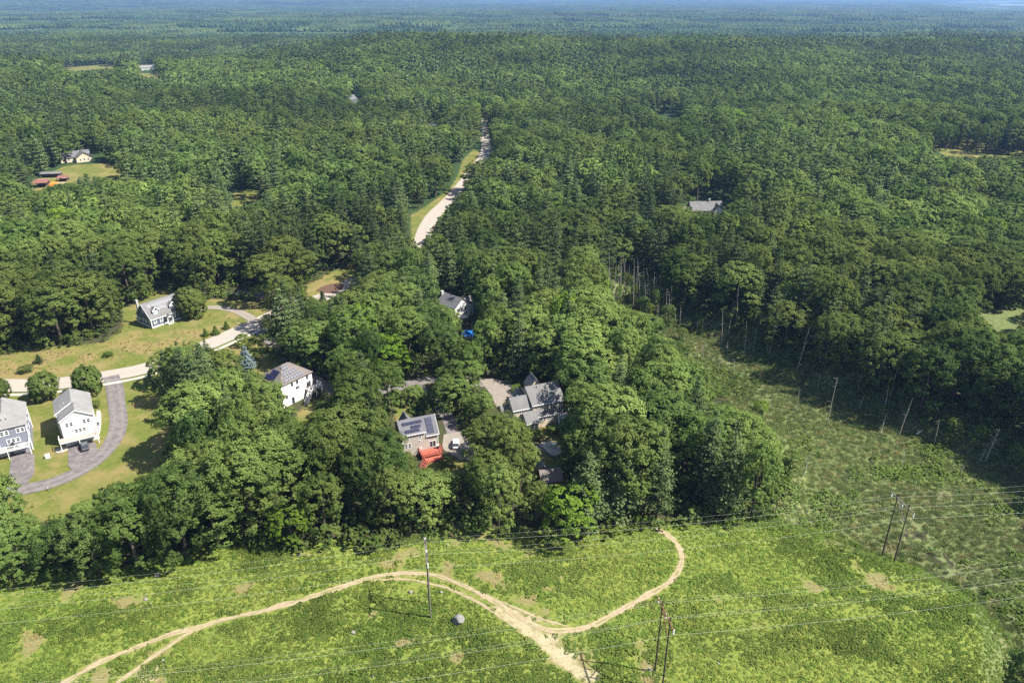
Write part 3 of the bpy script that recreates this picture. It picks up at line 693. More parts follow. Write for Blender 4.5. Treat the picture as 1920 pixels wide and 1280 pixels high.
# ------------------------------------------------------------------ single trees, each with its trunk and crown
LM = [('the white three-level house', 140, 790), ('the white solar-roofed house', 548, 715), ('the red-decked tan house', 785, 815), ('the big beige house', 1010, 750),
      ('the blue dormered house', 300, 585), ('the small red outbuilding', 1037, 898), ('the house above the pool', 842, 560), ('the grey boulder', 860, 1160), ('the foreground pole pair', 1240, 1200),
      ('the pole pair by the marsh', 1685, 990), ('the pole beside the trail', 803, 1100), ('the trail end at the wood', 1247, 1000), ('the far road bend', 790, 430), ('the orange tarpaulin', 92, 338),
      ('the bare marsh-head trunks', 1190, 530), ('the silvery dead conifer', 1855, 850), ('the hidden hip-roofed house', 1330, 385), ('the blue spruce', 463, 665), ('the street corner bed', 620, 540),
      ('the isolated lawn patch', 460, 372), ('the slate blue far ranch', 155, 300), ('the far road end', 906, 232), ('the second marsh clearing', 1875, 600), ('the curved asphalt drive', 225, 800),
      ('the parked white vehicle', 857, 830), ('the blue pool', 877, 628), ('the marsh narrows', 1340, 700), ('the rust-coloured pine', 419, 268), ('the mown strip below the drive', 180, 925), ('the sunlit road verge', 100, 665)]
LMP = np.array([(a[1], a[2]) for a in LM], float)
ORD = ['nearest', 'second nearest', 'third nearest', 'fourth nearest', 'fifth nearest', 'sixth nearest', 'seventh nearest', 'eighth nearest', 'ninth nearest', 'tenth nearest', 'eleventh nearest', 'twelfth nearest', 'thirteenth nearest', 'fourteenth nearest', 'fifteenth nearest', 'sixteenth nearest', 'seventeenth nearest', 'eighteenth nearest', 'nineteenth nearest', 'twentieth nearest'] + ['%d-th nearest' % k for k in range(21, 120)]
DIRS = ['right of', 'above and right of', 'above', 'above and left of', 'left of', 'below and left of', 'below', 'below and right of']
LOOK = {'oak': 'deep green oak', 'ash': 'mid green ash', 'lime': 'yellow-green leafy tree', 'pine': 'shaggy pine', 'spruce': 'narrow conical spruce'}
groups = {}
for i in np.where(indiv)[0]:
    d = np.hypot(LMP[:, 0] - px_[i], (LMP[:, 1] - py_[i]) * 1.2); j = int(d.argmin())
    ang = math.atan2(-(py_[i] - LMP[j, 1]), px_[i] - LMP[j, 0]); q = int(round(ang / (math.pi / 4))) % 8
    groups.setdefault((species[i], j, q), []).append((d[j], i))
LAB = {}
for (sp, j, q), l in groups.items():
    for k, (_, i) in enumerate(sorted(l)): LAB[i] = '%s %s and %s %s' % (LOOK[sp], ORD[k], DIRS[q], LM[j][0]) if len(l) > 1 else '%s %s %s' % (LOOK[sp], DIRS[q], LM[j][0])
def place_tree(sp, x, y, z, r, h, rz, label, vi=0, name=None, group=None, crown_m=None, cat='tree'):
    v = SPEC[sp][vi % len(SPEC[sp])]
    t = thing(name or {'pine': 'pine_tree', 'spruce': 'spruce_tree'}.get(sp, 'broadleaf_tree'), label, cat, (x, y, z), rz, group)
    t.scale = (r / v['Rr'], r / v['Rr'], h / v['Ht'])
    cm = v['crown']
    if crown_m: cm = cm.copy(); cm.materials[0] = crown_m
    link('crown', cm, t); link('trunk', v['trunk'], t); return t
for i in np.where(indiv)[0]:
    sp = species[i]
    place_tree(sp, wx[i], wy[i], wz[i], cr[i], ch[i], rot[i], LAB[i], int(rot[i] * 100), group='conifers of the woodland' if conif[i] else 'broadleaf trees of the woodland')

# ------------------------------------------------------------------ the rest of the woodland as one mass
def gn_scatter(name, meshes, P, idx, rotz, scale, label, cat, kind='stuff', tilt=None):
    col = bpy.data.collections.new(name + '_variants')
    for i, me in enumerate(meshes): col.objects.link(bpy.data.objects.new('%s_variant_%02d' % (name, i), me))
    me = bpy.data.meshes.new(name); me.vertices.add(len(P)); me.vertices.foreach_set('co', np.asarray(P, np.float32).ravel())
    a = me.attributes.new('variant', 'INT', 'POINT'); a.data.foreach_set('value', np.asarray(idx, np.int32))
    rv = np.zeros((len(P), 3), np.float32); rv[:, 2] = rotz
    if tilt is not None: rv[:, :2] = tilt
    a = me.attributes.new('turn', 'FLOAT_VECTOR', 'POINT'); a.data.foreach_set('vector', rv.ravel())
    a = me.attributes.new('size', 'FLOAT_VECTOR', 'POINT'); a.data.foreach_set('vector', np.asarray(scale, np.float32).ravel())
    o = link(name, me); tag(o, label, cat, None, kind)
    ng = bpy.data.node_groups.new(name, 'GeometryNodeTree'); ng.interface.new_socket('Geometry', in_out='INPUT', socket_type='NodeSocketGeometry'); ng.interface.new_socket('Geometry', in_out='OUTPUT', socket_type='NodeSocketGeometry')
    gi = ng.nodes.new('NodeGroupInput'); go = ng.nodes.new('NodeGroupOutput'); ip = ng.nodes.new('GeometryNodeInstanceOnPoints'); ci = ng.nodes.new('GeometryNodeCollectionInfo')
    ci.inputs['Collection'].default_value = col; ci.inputs['Separate Children'].default_value = True; ci.inputs['Reset Children'].default_value = True
    def na(nm, t):
        q = ng.nodes.new('GeometryNodeInputNamedAttribute'); q.data_type = t; q.inputs['Name'].default_value = nm
        return [s for s in q.outputs if s.enabled and s.name == 'Attribute'][0]
    ip.inputs['Pick Instance'].default_value = True; L_ = ng.links
    L_.new(gi.outputs[0], ip.inputs['Points']); L_.new(ci.outputs[0], ip.inputs['Instance']); L_.new(na('variant', 'INT'), ip.inputs['Instance Index'])
    e2r = ng.nodes.new('FunctionNodeEulerToRotation'); L_.new(na('turn', 'FLOAT_VECTOR'), e2r.inputs[0]); L_.new(e2r.outputs[0], ip.inputs['Rotation'])
    L_.new(na('size', 'FLOAT_VECTOR'), ip.inputs['Scale']); L_.new(ip.outputs[0], go.inputs[0])
    md = o.modifiers.new('scatter', 'NODES'); md.node_group = ng; return o
rest = ~indiv; X_, Y_, Z_, S_, R_, H_, A_ = wx[rest], wy[rest], wz[rest], species[rest], cr[rest], ch[rest], rot[rest]
dd = Y_ * cP - (Z_ - CH) * sP; idx = np.zeros(len(X_), int); scl = np.ones((len(X_), 3)); rr = rs.randint(0, 99, len(X_))
for sp, (R0, H0) in {'oak': (6, 22.), 'ash': (6, 22.), 'lime': (6, 22.), 'pine': (5.2, 24.), 'spruce': (3.4, 20.)}.items():
    for lod, m in (('near', dd < 330), ('mid', (dd >= 330) & (dd < 800)), ('far', dd >= 800)):
        q = (S_ == sp) & m; l = PIDX[(lod, sp)]; idx[q] = np.array(l)[rr[q] % len(l)]
        if lod == 'near' and sp in SPEC: R1, H1 = SPEC[sp][0]['Rr'], SPEC[sp][0]['Ht']
        else: R1, H1 = R0, H0
        scl[q] = np.c_[R_[q] / R1, R_[q] / R1, H_[q] / H1]
tx, ty = np.meshgrid(np.arange(-12500, 12500, PT) + PT / 2, np.arange(2500, 18500, PT) + PT / 2); tx, ty = tx.ravel(), ty.ravel()
k = (np.abs(tx) < .72 * ty + 350) & (sdist(LAKE, tx, ty) < -40); tx, ty = tx[k], ty[k]
Pp = np.vstack([np.c_[X_, Y_, Z_], np.c_[tx, ty, terrain(tx, ty) - .5]])
idx = np.r_[idx, np.array(PIDX[('patch', 'patch')])[rs.randint(0, 4, len(tx))]]
rz_ = np.r_[A_, rs.randint(0, 4, len(tx)) * math.pi / 2]
scl = np.vstack([scl, np.c_[np.ones(len(tx)), np.ones(len(tx)), rs.uniform(.9, 1.15, len(tx))]])
gn_scatter('woodland', protos, Pp, idx, rz_, scl, 'unbroken mixed green woodland rolling away to the hazy horizon', 'woodland')
# ------------------------------------------------------------------ houses
def gable(wm_, rm_, x0, y0, x1, y1, z0, ze, zr, axis, wm, rm, ov=.35, th=.16, hipf=0, hipb=0):
    """walls into wm_, roof into rm_; ridge along axis; hipf/hipb slope the roof ends (m of ridge lost)"""
    wm_.box(x0, y0, z0, x1, y1, ze, wm)
    if axis == 'x':
        ym = (y0 + y1) / 2; k = (zr - ze) / (ym - y0); zo = ze - ov * k
        if not hipf: wm_.poly([(x0, y0, ze), (x0, y1, ze), (x0, ym, zr - .05), (x0 + .05, y0, ze), (x0 + .05, y1, ze), (x0 + .05, ym, zr - .05)], [(0, 1, 2), (3, 5, 4), (0, 2, 5, 3), (1, 4, 5, 2)], wm)
        if not hipb: wm_.poly([(x1, y0, ze), (x1, y1, ze), (x1, ym, zr - .05), (x1 - .05, y0, ze), (x1 - .05, y1, ze), (x1 - .05, ym, zr - .05)], [(0, 1, 2), (3, 5, 4), (0, 2, 5, 3), (1, 4, 5, 2)], wm)
        a, b = x0 - ov, x1 + ov; ra, rb = a + hipf, b - hipb
        rm_.slab([(a, y0 - ov, zo + .1), (b, y0 - ov, zo + .1), (rb, ym, zr + .1), (ra, ym, zr + .1)], th, rm)
        rm_.slab([(b, y1 + ov, zo + .1), (a, y1 + ov, zo + .1), (ra, ym, zr + .1), (rb, ym, zr + .1)], th, rm)
        if hipf: rm_.slab([(a, y1 + ov, zo + .1), (a, y0 - ov, zo + .1), (ra, ym, zr + .1)], th, rm)
        if hipb: rm_.slab([(b, y0 - ov, zo + .1), (b, y1 + ov, zo + .1), (rb, ym, zr + .1)], th, rm)
    else:
        xm = (x0 + x1) / 2; k = (zr - ze) / (xm - x0); zo = ze - ov * k
        if not hipf: wm_.poly([(x0, y0, ze), (x1, y0, ze), (xm, y0, zr - .05), (x0, y0 + .05, ze), (x1, y0 + .05, ze), (xm, y0 + .05, zr - .05)], [(0, 1, 2), (3, 5, 4), (0, 2, 5, 3), (1, 4, 5, 2)], wm)
        if not hipb: wm_.poly([(x0, y1, ze), (x1, y1, ze), (xm, y1, zr - .05), (x0, y1 - .05, ze), (x1, y1 - .05, ze), (xm, y1 - .05, zr - .05)], [(0, 1, 2), (3, 5, 4), (0, 2, 5, 3), (1, 4, 5, 2)], wm)
        a, b = y0 - ov, y1 + ov; ra, rb = a + hipf, b - hipb
        rm_.slab([(x0 - ov, b, zo + .1), (x0 - ov, a, zo + .1), (xm, ra, zr + .1), (xm, rb, zr + .1)], th, rm)
        rm_.slab([(x1 + ov, a, zo + .1), (x1 + ov, b, zo + .1), (xm, rb, zr + .1), (xm, ra, zr + .1)], th, rm)
        if hipf: rm_.slab([(x0 - ov, a, zo + .1), (x1 + ov, a, zo + .1), (xm, ra, zr + .1)], th, rm)
        if hipb: rm_.slab([(x1 + ov, b, zo + .1), (x0 - ov, b, zo + .1), (xm, rb, zr + .1)], th, rm)
_wc = {}
def window(par, x, y, z, rot, w, h, fm=None, fw=.11, name='window', bars=1, label=None):
    """centre of the sill; rot 0 faces -y of the house"""
    fm = fm or M_trim; key = (w, h, fm.name, fw, bars)
    if key not in _wc:
        f = MB(); f.box(-w / 2, -.05, 0, w / 2, .02, fw, fm); f.box(-w / 2, -.05, h - fw, w / 2, .02, h, fm); f.box(-w / 2, -.05, fw, -w / 2 + fw, .02, h - fw, fm); f.box(w / 2 - fw, -.05, fw, w / 2, .02, h - fw, fm)
        if bars & 1: f.box(-w / 2 + fw, -.045, h * .5 - .04, w / 2 - fw, .0, h * .5 + .04, fm)
        if bars & 2: f.box(-.04, -.043, fw, .04, .0, h - fw, fm)
        p = MB().box(-w / 2 + fw, -.03, fw, w / 2 - fw, .01, h - fw, M_glass); _wc[key] = (mb_mesh(f, 'window'), mb_mesh(p, 'pane'))
        for q in _wc[key]: q.polygons.foreach_set('use_smooth', [False] * len(q.polygons))
    o = link(name, _wc[key][0], par); o.location = (x, y, z); o.rotation_euler = (0, 0, rot); link('pane', _wc[key][1], o)
    if label: o['label'] = label
    return o
_pc = {}
def solar(par, O, U, V, w=1.0, h=1.65, cell=None, gap=.04, cols=1, rows=1, skip=()):
    """panels laid on a slope: O lower left corner, U across, V up the slope"""
    O = Vector(O); U = Vector(U).normalized(); V = Vector(V).normalized(); Nn = U.cross(V).normalized(); key = (w, h, cell.name)
    if key not in _pc:
        m = MB(); m.box(0, 0, .06, w, h, .10, M_alu if cell is M_panelg else M_panel)
        nx_, ny_ = (1, 2) if h > w else (2, 1)
        for i in range(nx_):
            for j in range(ny_): m.box(.03 + i * w / nx_, .03 + j * h / ny_, .10, (i + 1) * w / nx_ - .03, (j + 1) * h / ny_ - .03, .104, cell)
        _pc[key] = mb_mesh(m, 'solar_panel'); _pc[key].polygons.foreach_set('use_smooth', [False] * len(_pc[key].polygons))
    for r in range(rows):
        for c in range(cols):
            if (c, r) in skip: continue
            o = link('solar_panel', _pc[key], par); p = O + U * c * (w + gap) + V * r * (h + gap) + Nn * .06
            o.matrix_local = Matrix(((U.x, V.x, Nn.x, p.x), (U.y, V.y, Nn.y, p.y), (U.z, V.z, Nn.z, p.z), (0, 0, 0, 1)))
def rail(mb, P, z, h, m, step=1.6, bal=.45):
    for a, b in zip(P[:-1], P[1:]):
        a3 = Vector((*a, z)); b3 = Vector((*b, z)); L = (b3 - a3).length; n = max(1, round(L / step))
        mb.beam(a3 + Vector((0, 0, h)), b3 + Vector((0, 0, h)), .14, .08, m); mb.beam(a3 + Vector((0, 0, .12)), b3 + Vector((0, 0, .12)), .06, .07, m)
        for i in range(n + 1): p = a3.lerp(b3, i / n); mb.box(p.x - .06, p.y - .06, z, p.x + .06, p.y + .06, z + h + .08, m)
        k = max(1, int(L / bal))
        for i in range(k): p = a3.lerp(b3, (i + .5) / k); mb.box(p.x - .02, p.y - .02, z + .12, p.x + .02, p.y + .02, z + h, m)
def deck(par, x0, y0, x1, y1, z, m, rm, P, posts=True, zb=0):
    d = MB(); nb = max(2, int((y1 - y0) / .3))
    for i in range(nb):
        a = y0 + (y1 - y0) * i / nb; b = y0 + (y1 - y0) * (i + 1) / nb - .02; d.box(x0, a, z - .06, x1, b, z, m)
    d.box(x0, y0 - .02, z - .32, x1, y0 + .06, z - .062, rm)
    if posts:
        for px in np.linspace(x0 + .15, x1 - .15, 3): d.box(px - .08, y0 + .1, zb - .3, px + .08, y0 + .26, z - .07, rm)
    d.build('deck', par); r = MB(); rail(r, P, z, 1.0, rm); r.build('deck_rail', par)
def stairs(par, a, b, w, z0, z1, m, rm):
    s = MB(); a = Vector((*a, 0)); b = Vector((*b, 0)); n = max(3, int((z0 - z1) / .19)); d = (b - a).normalized(); r = Vector((d.y, -d.x, 0)) * w / 2
    for i in range(n):
        p = a.lerp(b, (i + .5) / n); z = z0 - (z0 - z1) * (i + 1) / n; s.beam(p - r + Vector((0, 0, z)), p + r + Vector((0, 0, z)), .3, .05, m)
    for q in (-1, 1):
        s.beam(a + r * q + Vector((0, 0, z0 - .1)), b + r * q + Vector((0, 0, z1 + .05)), .06, .26, rm); s.beam(a + r * q + Vector((0, 0, z0 + .95)), b + r * q + Vector((0, 0, z1 + .95)), .1, .08, rm)
        for i in range(4): p = a.lerp(b, i / 3) + r * q; z = z0 - (z0 - z1) * i / 3; s.box(p.x - .05, p.y - .05, z - .1, p.x + .05, p.y + .05, z + .95, rm)
    s.build('stairs', par)
def trims(par, pts_, z0, z1, m=None, w=.16):
    t = MB()
    for x, y in pts_: t.box(x - w / 2 - .012, y - w / 2 - .012, z0, x + w / 2, y + w / 2, z1, m or M_trim)
    t.build('corner_trim', par)
def fascia(par, segs, m=None):
    t = MB()
    for a, b in segs: t.beam(a, b, .06, .26, m or M_trim)
    t.build('fascia', par)
def gdoor(par, x, y, z, w, h, rot=0):
    d = MB(); n = 4
    for i in range(n): d.box(-w / 2, -.06, i * h / n, w / 2, .02, (i + 1) * h / n - .025, M_door)
    o = d.build('garage_door', par); o.location = (x, y, z); o.rotation_euler = (0, 0, rot)
def house(name, label, x, y, rot, z=None): return thing(name, label, 'house', (x, y, (H(x, y) if z is None else z)), R(rot))

# white three-level house by the curved drive
h = house('white_house', 'white three-level gabled house with rear deck over garage, dark car parked below', -121.3, 172.4, 31)
w, r = MB(), MB(); gable(w, r, 0, 0, 7.9, 4.6, -.4, 8.0, 10.3, 'y', M_white, M_shl, .3); gable(w, r, -.9, 4.62, 7.92, 13.4, -.4, 8.05, 10.7, 'y', M_white, M_shl, .3)
w.build('wall', h); r.build('roof', h); deck(h, -1.3, -2.6, 7.9, -.02, 2.75, M_decktan, M_trim, [(-1.25, 0), (-1.25, -2.55), (7.85, -2.55), (7.85, -.1)])
for x in (1.35, 2.35, 5.5, 6.5): window(h, x, 0, 5.7, 0, .85, 1.3)
for x in (3.15, 4.1, 5.05): window(h, x, 0, 3.45, 0, .85, 1.25)
for yy in (2, 6.5, 10.5):
    for zz in (3.4, 5.8): window(h, 7.93, yy, zz, R(90), .85, 1.3)
for yy in (1.5, 7.5, 11): window(h, -.02 if yy < 4 else -.92, yy, 5.8, R(-90), .85, 1.3)
gdoor(h, 2.2, 0, 0, 2.7, 2.2); gdoor(h, 5.6, 0, 0, 2.7, 2.2); trims(h, [(0, 0), (7.9, 0)], 0, 7.9)
fascia(h, [((-.3, -.32, 7.75), (3.95, -.32, 10.28)), ((8.2, -.32, 7.75), (3.95, -.32, 10.28)), ((-1.2, 4.3, 7.85), (3.5, 4.3, 10.68))])
v = MB(); v.tube([(1.5, 7, 9), (1.5, 7, 9.9)], .07, M_white); v.tube([(.9, 5.8, 8.6), (.9, 5.8, 9.3)], .09, M_white); v.build('roof_vent', h)
# blue-grey twin of it, cut by the left edge of the picture
h = house('grey_house', 'blue-grey sided house with hipped roof and white-railed deck, cut by picture edge', -138.0, 166.2, 31)
w, r = MB(), MB(); gable(w, r, 0, 0, 9.6, 13.2, -.4, 8.1, 10.9, 'y', M_greysd, M_shl, .35, hipf=4.4)
w.build('wall', h); r.build('roof', h); deck(h, -1, -2.7, 9.4, -.02, 2.75, M_deckgrey, M_trim, [(-1, -2.65), (9.35, -2.65), (9.35, -.1)])
for x in (1.0, 2.2, 3.9, 5.0, 7.6, 8.6): window(h, x, 0, 5.9, 0, 1.0, 1.4, fw=.16)
for x in (4.9, 5.95, 7.0): window(h, x, 0, 3.3, 0, 1.0, 1.4, fw=.16)
for yy in (2.5, 6.5, 10.5):
    for zz in (3.4, 5.9): window(h, 9.62, yy, zz, R(90), .9, 1.35, fw=.14)
gdoor(h, 3, 0, 0, 2.8, 2.2); gdoor(h, 6.6, 0, 0, 2.8, 2.2); trims(h, [(9.6, 0), (9.6, 13.2), (2.6, 0)], 0, 8, w=.24)
v = MB(); v.box(4.2, 1.9, 9.2, 4.5, 2.2, 9.75, M_black); v.box(5.4, 1.9, 9.2, 5.7, 2.2, 9.75, M_black); v.build('roof_vent', h)
# patio set on that deck
fz = h.location.z + 2.75
def local(h, x, y, z=0):
    c, s = math.cos(h.rotation_euler.z), math.sin(h.rotation_euler.z); return (h.location.x + x * c - y * s, h.location.y + x * s + y * c, h.location.z + z)
t = thing('patio_table', 'round patio table on the deck of the blue-grey house', 'table', local(h, 5.6, -1.4, 2.75)); m = MB(); m.tube([(0, 0, .68), (0, 0, .73)], .6, M_black, 14); m.build('table_top', t); m = MB(); m.tube([(0, 0, 0), (0, 0, .68)], .05, M_black); m.tube([(0, 0, 0), (0, 0, .04)], .28, M_black, 10); m.build('pedestal', t)
def chair(loc, rz, label, mm, grp='patio chairs'):
    c = thing('patio_chair', label, 'chair', loc, rz, grp); m = MB(); m.box(-.27, -.27, .38, .27, .27, .43, mm); m.build('seat', c); m = MB(); m.beam((0, .25, .43), (0, .34, .95), .5, .05, mm, (0, 1, 0)); m.build('backrest', c)
    for i in (-1, 1):
        for j in (-1, 1): q = MB(); q.box(.22 * i - .02, .22 * j - .02, 0, .22 * i + .02, .22 * j + .02, .38, mm); q.build('leg', c)
for k, (dx, dy, rz, lb) in enumerate(((-1, 0, 90, 'dark chair at the left side of the patio table on the blue-grey deck'), (1, 0, -90, 'dark chair at the right side of the patio table on the blue-grey deck'), (0, .8, 0, 'dark chair between patio table and wall on the blue-grey deck'))): chair(local(h, 5.6 + dx, -1.4 + dy, 2.75), R(rz + 31), lb, M_black)

# white hip-roofed house with solar panels
h = house('solar_house', 'tall white house with brown hipped roof covered in solar panels', -67.9, 193.2, 54)
w, r = MB(), MB(); gable(w, r, 0, 0, 11.4, 10.2, -.4, 7.6, 10.9, 'x', M_white, M_shb, .45, hipf=5.3, hipb=5.0)
w.build('wall', h); r.build('roof', h); k = 3.3 / 5.1
for x in (3.9, 5.8, 9.6): window(h, x, 0, 5.7, 0, .75, 1.25, M_carg, .07)
for x in (5.2, 5.65, 6.1): window(h, x, 0, 4.1, 0, .38, .8, M_carg, .05)
window(h, 1.5, 0, 2.5, 0, .75, 1.2, M_carg, .07); window(h, 3.6, 0, .05, 0, 1.0, 2.05, M_carg, .08, 'door'); window(h, 9.9, 0, 2.85, 0, 1.7, 2.05, M_trim, .1, 'patio_door', 2)
for yy in (2.5, 6.8):
    for zz in (2.6, 5.4): window(h, -.02, yy, zz, R(-90), .8, 1.25)
    window(h, 11.42, yy, 5.6, R(90), .8, 1.25)
deck(h, 8.3, -2.3, 13.0, -.02, 2.8, M_deckgrey, M_trim, [(9.5, -2.25), (12.95, -2.25), (12.95, -.05)]); stairs(h, (8.9, -2.3), (5.4, -3.6), 1.1, 2.8, .0, M_deckgrey, M_trim)
sl = (0, 5.1 + .45, 3.3 * (5.55 / 5.1)); O0 = lambda t, x: (x, -.45 + 5.55 * t, 7.6 - .29 + .12 + 3.59 * t)
solar(h, O0(.07, 1.5), (1, 0, 0), sl, .98, 1.6, M_panelg, cols=7); solar(h, O0(.36, 2.6), (1, 0, 0), sl, .98, 1.6, M_panelg, cols=5); solar(h, O0(.65, 3.9), (1, 0, 0), sl, .98, 1.6, M_panelg, cols=2)
sd2 = (5.3, 0, 3.59); P0 = lambda t, y: (-.45 + 5.3 * t, y, 7.6 - .29 + .12 + 3.59 * t)
solar(h, P0(.10, 7.6), (0, -1, 0), sd2, 1.0, 1.6, M_panel, cols=4); solar(h, P0(.40, 6.6), (0, -1, 0), sd2, 1.0, 1.6, M_panel, cols=3)

# tan house with the red deck
h = house('tan_house', 'tan sided house with grey roof, dark solar panels and red wooden deck', -28.9, 166.9, 22)
w, r = MB(), MB(); w.box(0, 0, -.4, 6.3, 7.5, 6.9, M_tan); w.box(6.3, .25, -.4, 9.8, 7.5, 5.5, M_tan)
w.poly([(9.8, .25, 5.5), (9.8, 7.5, 5.5), (9.8, 7.5, 6.4), (9.8, 3.75, 9.2), (9.74, .25, 5.5), (9.74, 7.5, 5.5), (9.74, 7.5, 6.4), (9.74, 3.75, 9.2)], [(0, 1, 2, 3), (7, 6, 5, 4), (3, 2, 6, 7), (0, 3, 7, 4)], M_tan)
w.poly([(0, 0, 6.9), (0, 7.5, 6.9), (0, 3.75, 9.2), (.06, 0, 6.9), (.06, 7.5, 6.9), (.06, 3.75, 9.2)], [(0, 1, 2), (5, 4, 3), (0, 2, 5, 3), (2, 1, 4, 5)], M_tan)
w.poly([(6.3, 0, 5.3), (6.3, 3.75, 5.3), (6.3, 3.75, 9.1), (6.3, 0, 6.9), (6.24, 0, 5.3), (6.24, 3.75, 5.3), (6.24, 3.75, 9.1), (6.24, 0, 6.9)], [(0, 1, 2, 3), (7, 6, 5, 4), (0, 3, 7, 4), (3, 2, 6, 7)], M_tan)
r.slab([(-.3, -.35, 6.85), (6.45, -.35, 6.85), (6.45, 3.75, 9.4), (-.3, 3.75, 9.4)], .15, M_shd); r.slab([(6.45, -.15, 5.35), (10.1, -.15, 5.35), (10.1, 3.75, 9.4), (6.45, 3.75, 9.4)], .15, M_shd)
r.slab([(10.1, 7.9, 6.6), (-.3, 7.9, 6.6), (-.3, 3.75, 9.4), (10.1, 3.75, 9.4)], .15, M_shd)
gable(w, r, 1.4, 6.2, 4.6, 9.0, -.4, 6.2, 8.7, 'y', M_tan, M_shd, .3); gable(w, r, -1.9, 1.6, -.02, 6.6, -.4, 4.6, 6.0, 'y', M_tan, M_shd, .2)
w.build('wall', h); r.build('roof', h); fascia(h, [((-.3, -.37, 6.72), (6.45, -.37, 6.72)), ((6.45, -.17, 5.22), (10.1, -.17, 5.22)), ((10.12, -.15, 5.25), (10.12, 3.75, 9.3))]); trims(h, [(0, 0), (9.8, .25)], 0, 5.4, w=.14)
window(h, 1.6, 0, 5.0, 0, .8, 1.2); window(h, 4.9, 0, 5.0, 0, .8, 1.2); window(h, 1.0, 0, 2.7, 0, .85, 1.4); window(h, 1.95, 0, 2.7, 0, .85, 1.4); window(h, 4.7, 0, 3.6, 0, .7, .9); window(h, 4.4, 0, 1.5, 0, .45, .8); window(h, 4.95, 0, 1.5, 0, .45, .8); window(h, 8.3, .25, 1.35, 0, 1.8, 2.0, M_trim, .1, 'patio_door', 2); window(h, 6.9, .25, 3.8, 0, .6, .7)
for yy in (2.2, 5.4):
    for zz in (1.2, 3.9): window(h, 9.82, yy, zz, R(90), .8, 1.25)
s1 = (0, 4.1, 2.55); q1 = lambda t, x: (x, -.35 + 4.1 * t, 6.9 + 2.55 * t)
solar(h, q1(.12, 1.0), (1, 0, 0), s1, 1.3, .85, M_panel, cols=3); solar(h, q1(.34, 2.9), (1, 0, 0), s1, 1.3, .85, M_panel, cols=2); solar(h, q1(.60, .8), (1, 0, 0), s1, 1.3, .85, M_panel, cols=4)
s2 = (0, 3.9, 4.05); q2 = lambda t, x: (x, -.15 + 3.9 * t, 5.38 + 4.05 * t); solar(h, q2(.12, 7.2), (1, 0, 0), s2, 1.7, 1.02, M_panel, rows=4)
deck(h, 4.3, -3.2, 10.0, -.02, 1.3, M_redwood, M_redwood, [(4.35, -.1), (4.35, -3.15), (9.95, -3.15), (9.95, -.2)]); m = MB(); m.box(4.9, -5.0, .55, 9.7, -3.24, .62, M_redwood); m.box(4.9, -5.02, .0, 9.7, -4.96, .55, M_redwood); m.build('lower_deck', h); stairs(h, (5.2, -4.6), (3.4, -6.4), 1.2, .6, 0, M_redwood, M_redwood)
t = thing('barbecue_grill', 'small covered grill on the red deck beside the patio door', 'grill', local(h, 9.3, -.9, 1.3)); m = MB(); m.box(-.35, -.25, .5, .35, .25, .95, M_black); m.build('grill_body', t); m = MB(); m.box(-.3, -.2, 0, .3, .2, .5, M_carg); m.build('cart', t); m = MB(); m.slab([(-.36, -.26, 1.0), (.36, -.26, 1.0), (.3, .26, 1.15), (-.3, .26, 1.15)], .12, M_white); m.build('lid', t)
for k in range(6):
    a = local(h, 10.6 + .72 * k, -3.9 + .12 * k * k * .5, 0); m = MB(); m.box(-.42, -.3, 0, .42, .3, .1, M_rockp); o = m.build('stepping_stone'); o.location = (a[0], a[1], ground_z(a[0], a[1]) + .02); o.rotation_euler = (0, 0, R(30 + 7 * k)); tag(o, '%s pale flagstone of the row curving from the red deck' % ORD[k].replace('nearest', 'nearest-to-deck').replace('second nearest', 'second nearest'), 'paving stone', 'flagstones beside the red deck')

# big beige house
h = house('beige_house', 'large beige house with several grey roofs, sunroom and rear deck', 5.9, 183.2, 21)
w, r = MB(), MB(); gable(w, r, 0, 0, 9.4, 10.6, -.4, 6.9, 10.0, 'x', M_cream, M_shg, .4); gable(w, r, -5.7, .35, -.02, 6.6, -.4, 6.1, 8.5, 'x', M_cream, M_shg, .3); gable(w, r, 3.0, 10.0, 7.2, 14.0, -.4, 6.6, 9.4, 'y', M_cream, M_shg, .3); gable(w, r, -8.2, 2.2, -5.72, 6.3, -.4, 4.4, 6.0, 'x', M_cream, M_shg, .25); gable(w, r, -2.2, 6.0, 0.6, 10.4, -.4, 5.6, 7.4, 'y', M_cream, M_shg, .25)
w.box(-2.9, -3.0, -.4, .5, -.02, 2.9, M_cream); w.box(.5, -1.7, -.4, 6.9, -.02, 3.6, M_cream)
r.slab([(-3.2, -3.35, 2.95), (.8, -3.35, 2.95), (.8, 0, 5.1), (-3.2, 0, 5.1)], .15, M_shg); r.slab([(.8, -2.0, 3.7), (7.2, -2.0, 3.7), (7.2, 0, 5.0), (.8, 0, 5.0)], .15, M_shg)
w.build('wall', h); r.build('roof', h)
for x in (-5.1, -4.4, -3.7, -3.0, -1.9, -1.2): window(h, x, .35, 4.6, 0, .62, .95)
for x in (1.6, 2.8, 4.4, 5.6, 7.4, 8.3): window(h, x, 0, 5.4, 0, .8, 1.05)
for x in (-2.2, -1.2, -.2): window(h, x, -3.0, 1.0, 0, .9, 1.6)
for x in (1.3, 2.1, 2.9, 4.2, 5.2): window(h, x, -1.7, 1.9, 0, .7, 1.3)
for x in (7.4, 8.3, 9.0): window(h, x, 0, 2.6, 0, .75, 1.9)
for yy in (1.4, 3.4, 5.2): window(h, -5.72, yy, 2.6, R(-90), .8, 1.3)
q = MB()
for x in (2.0, 2.8, 3.6):
    q.beam((x - .22, -1.02, 4.42), (x + .22, -1.02, 4.42), .6, .06, M_glass, (0, -.42, .9))
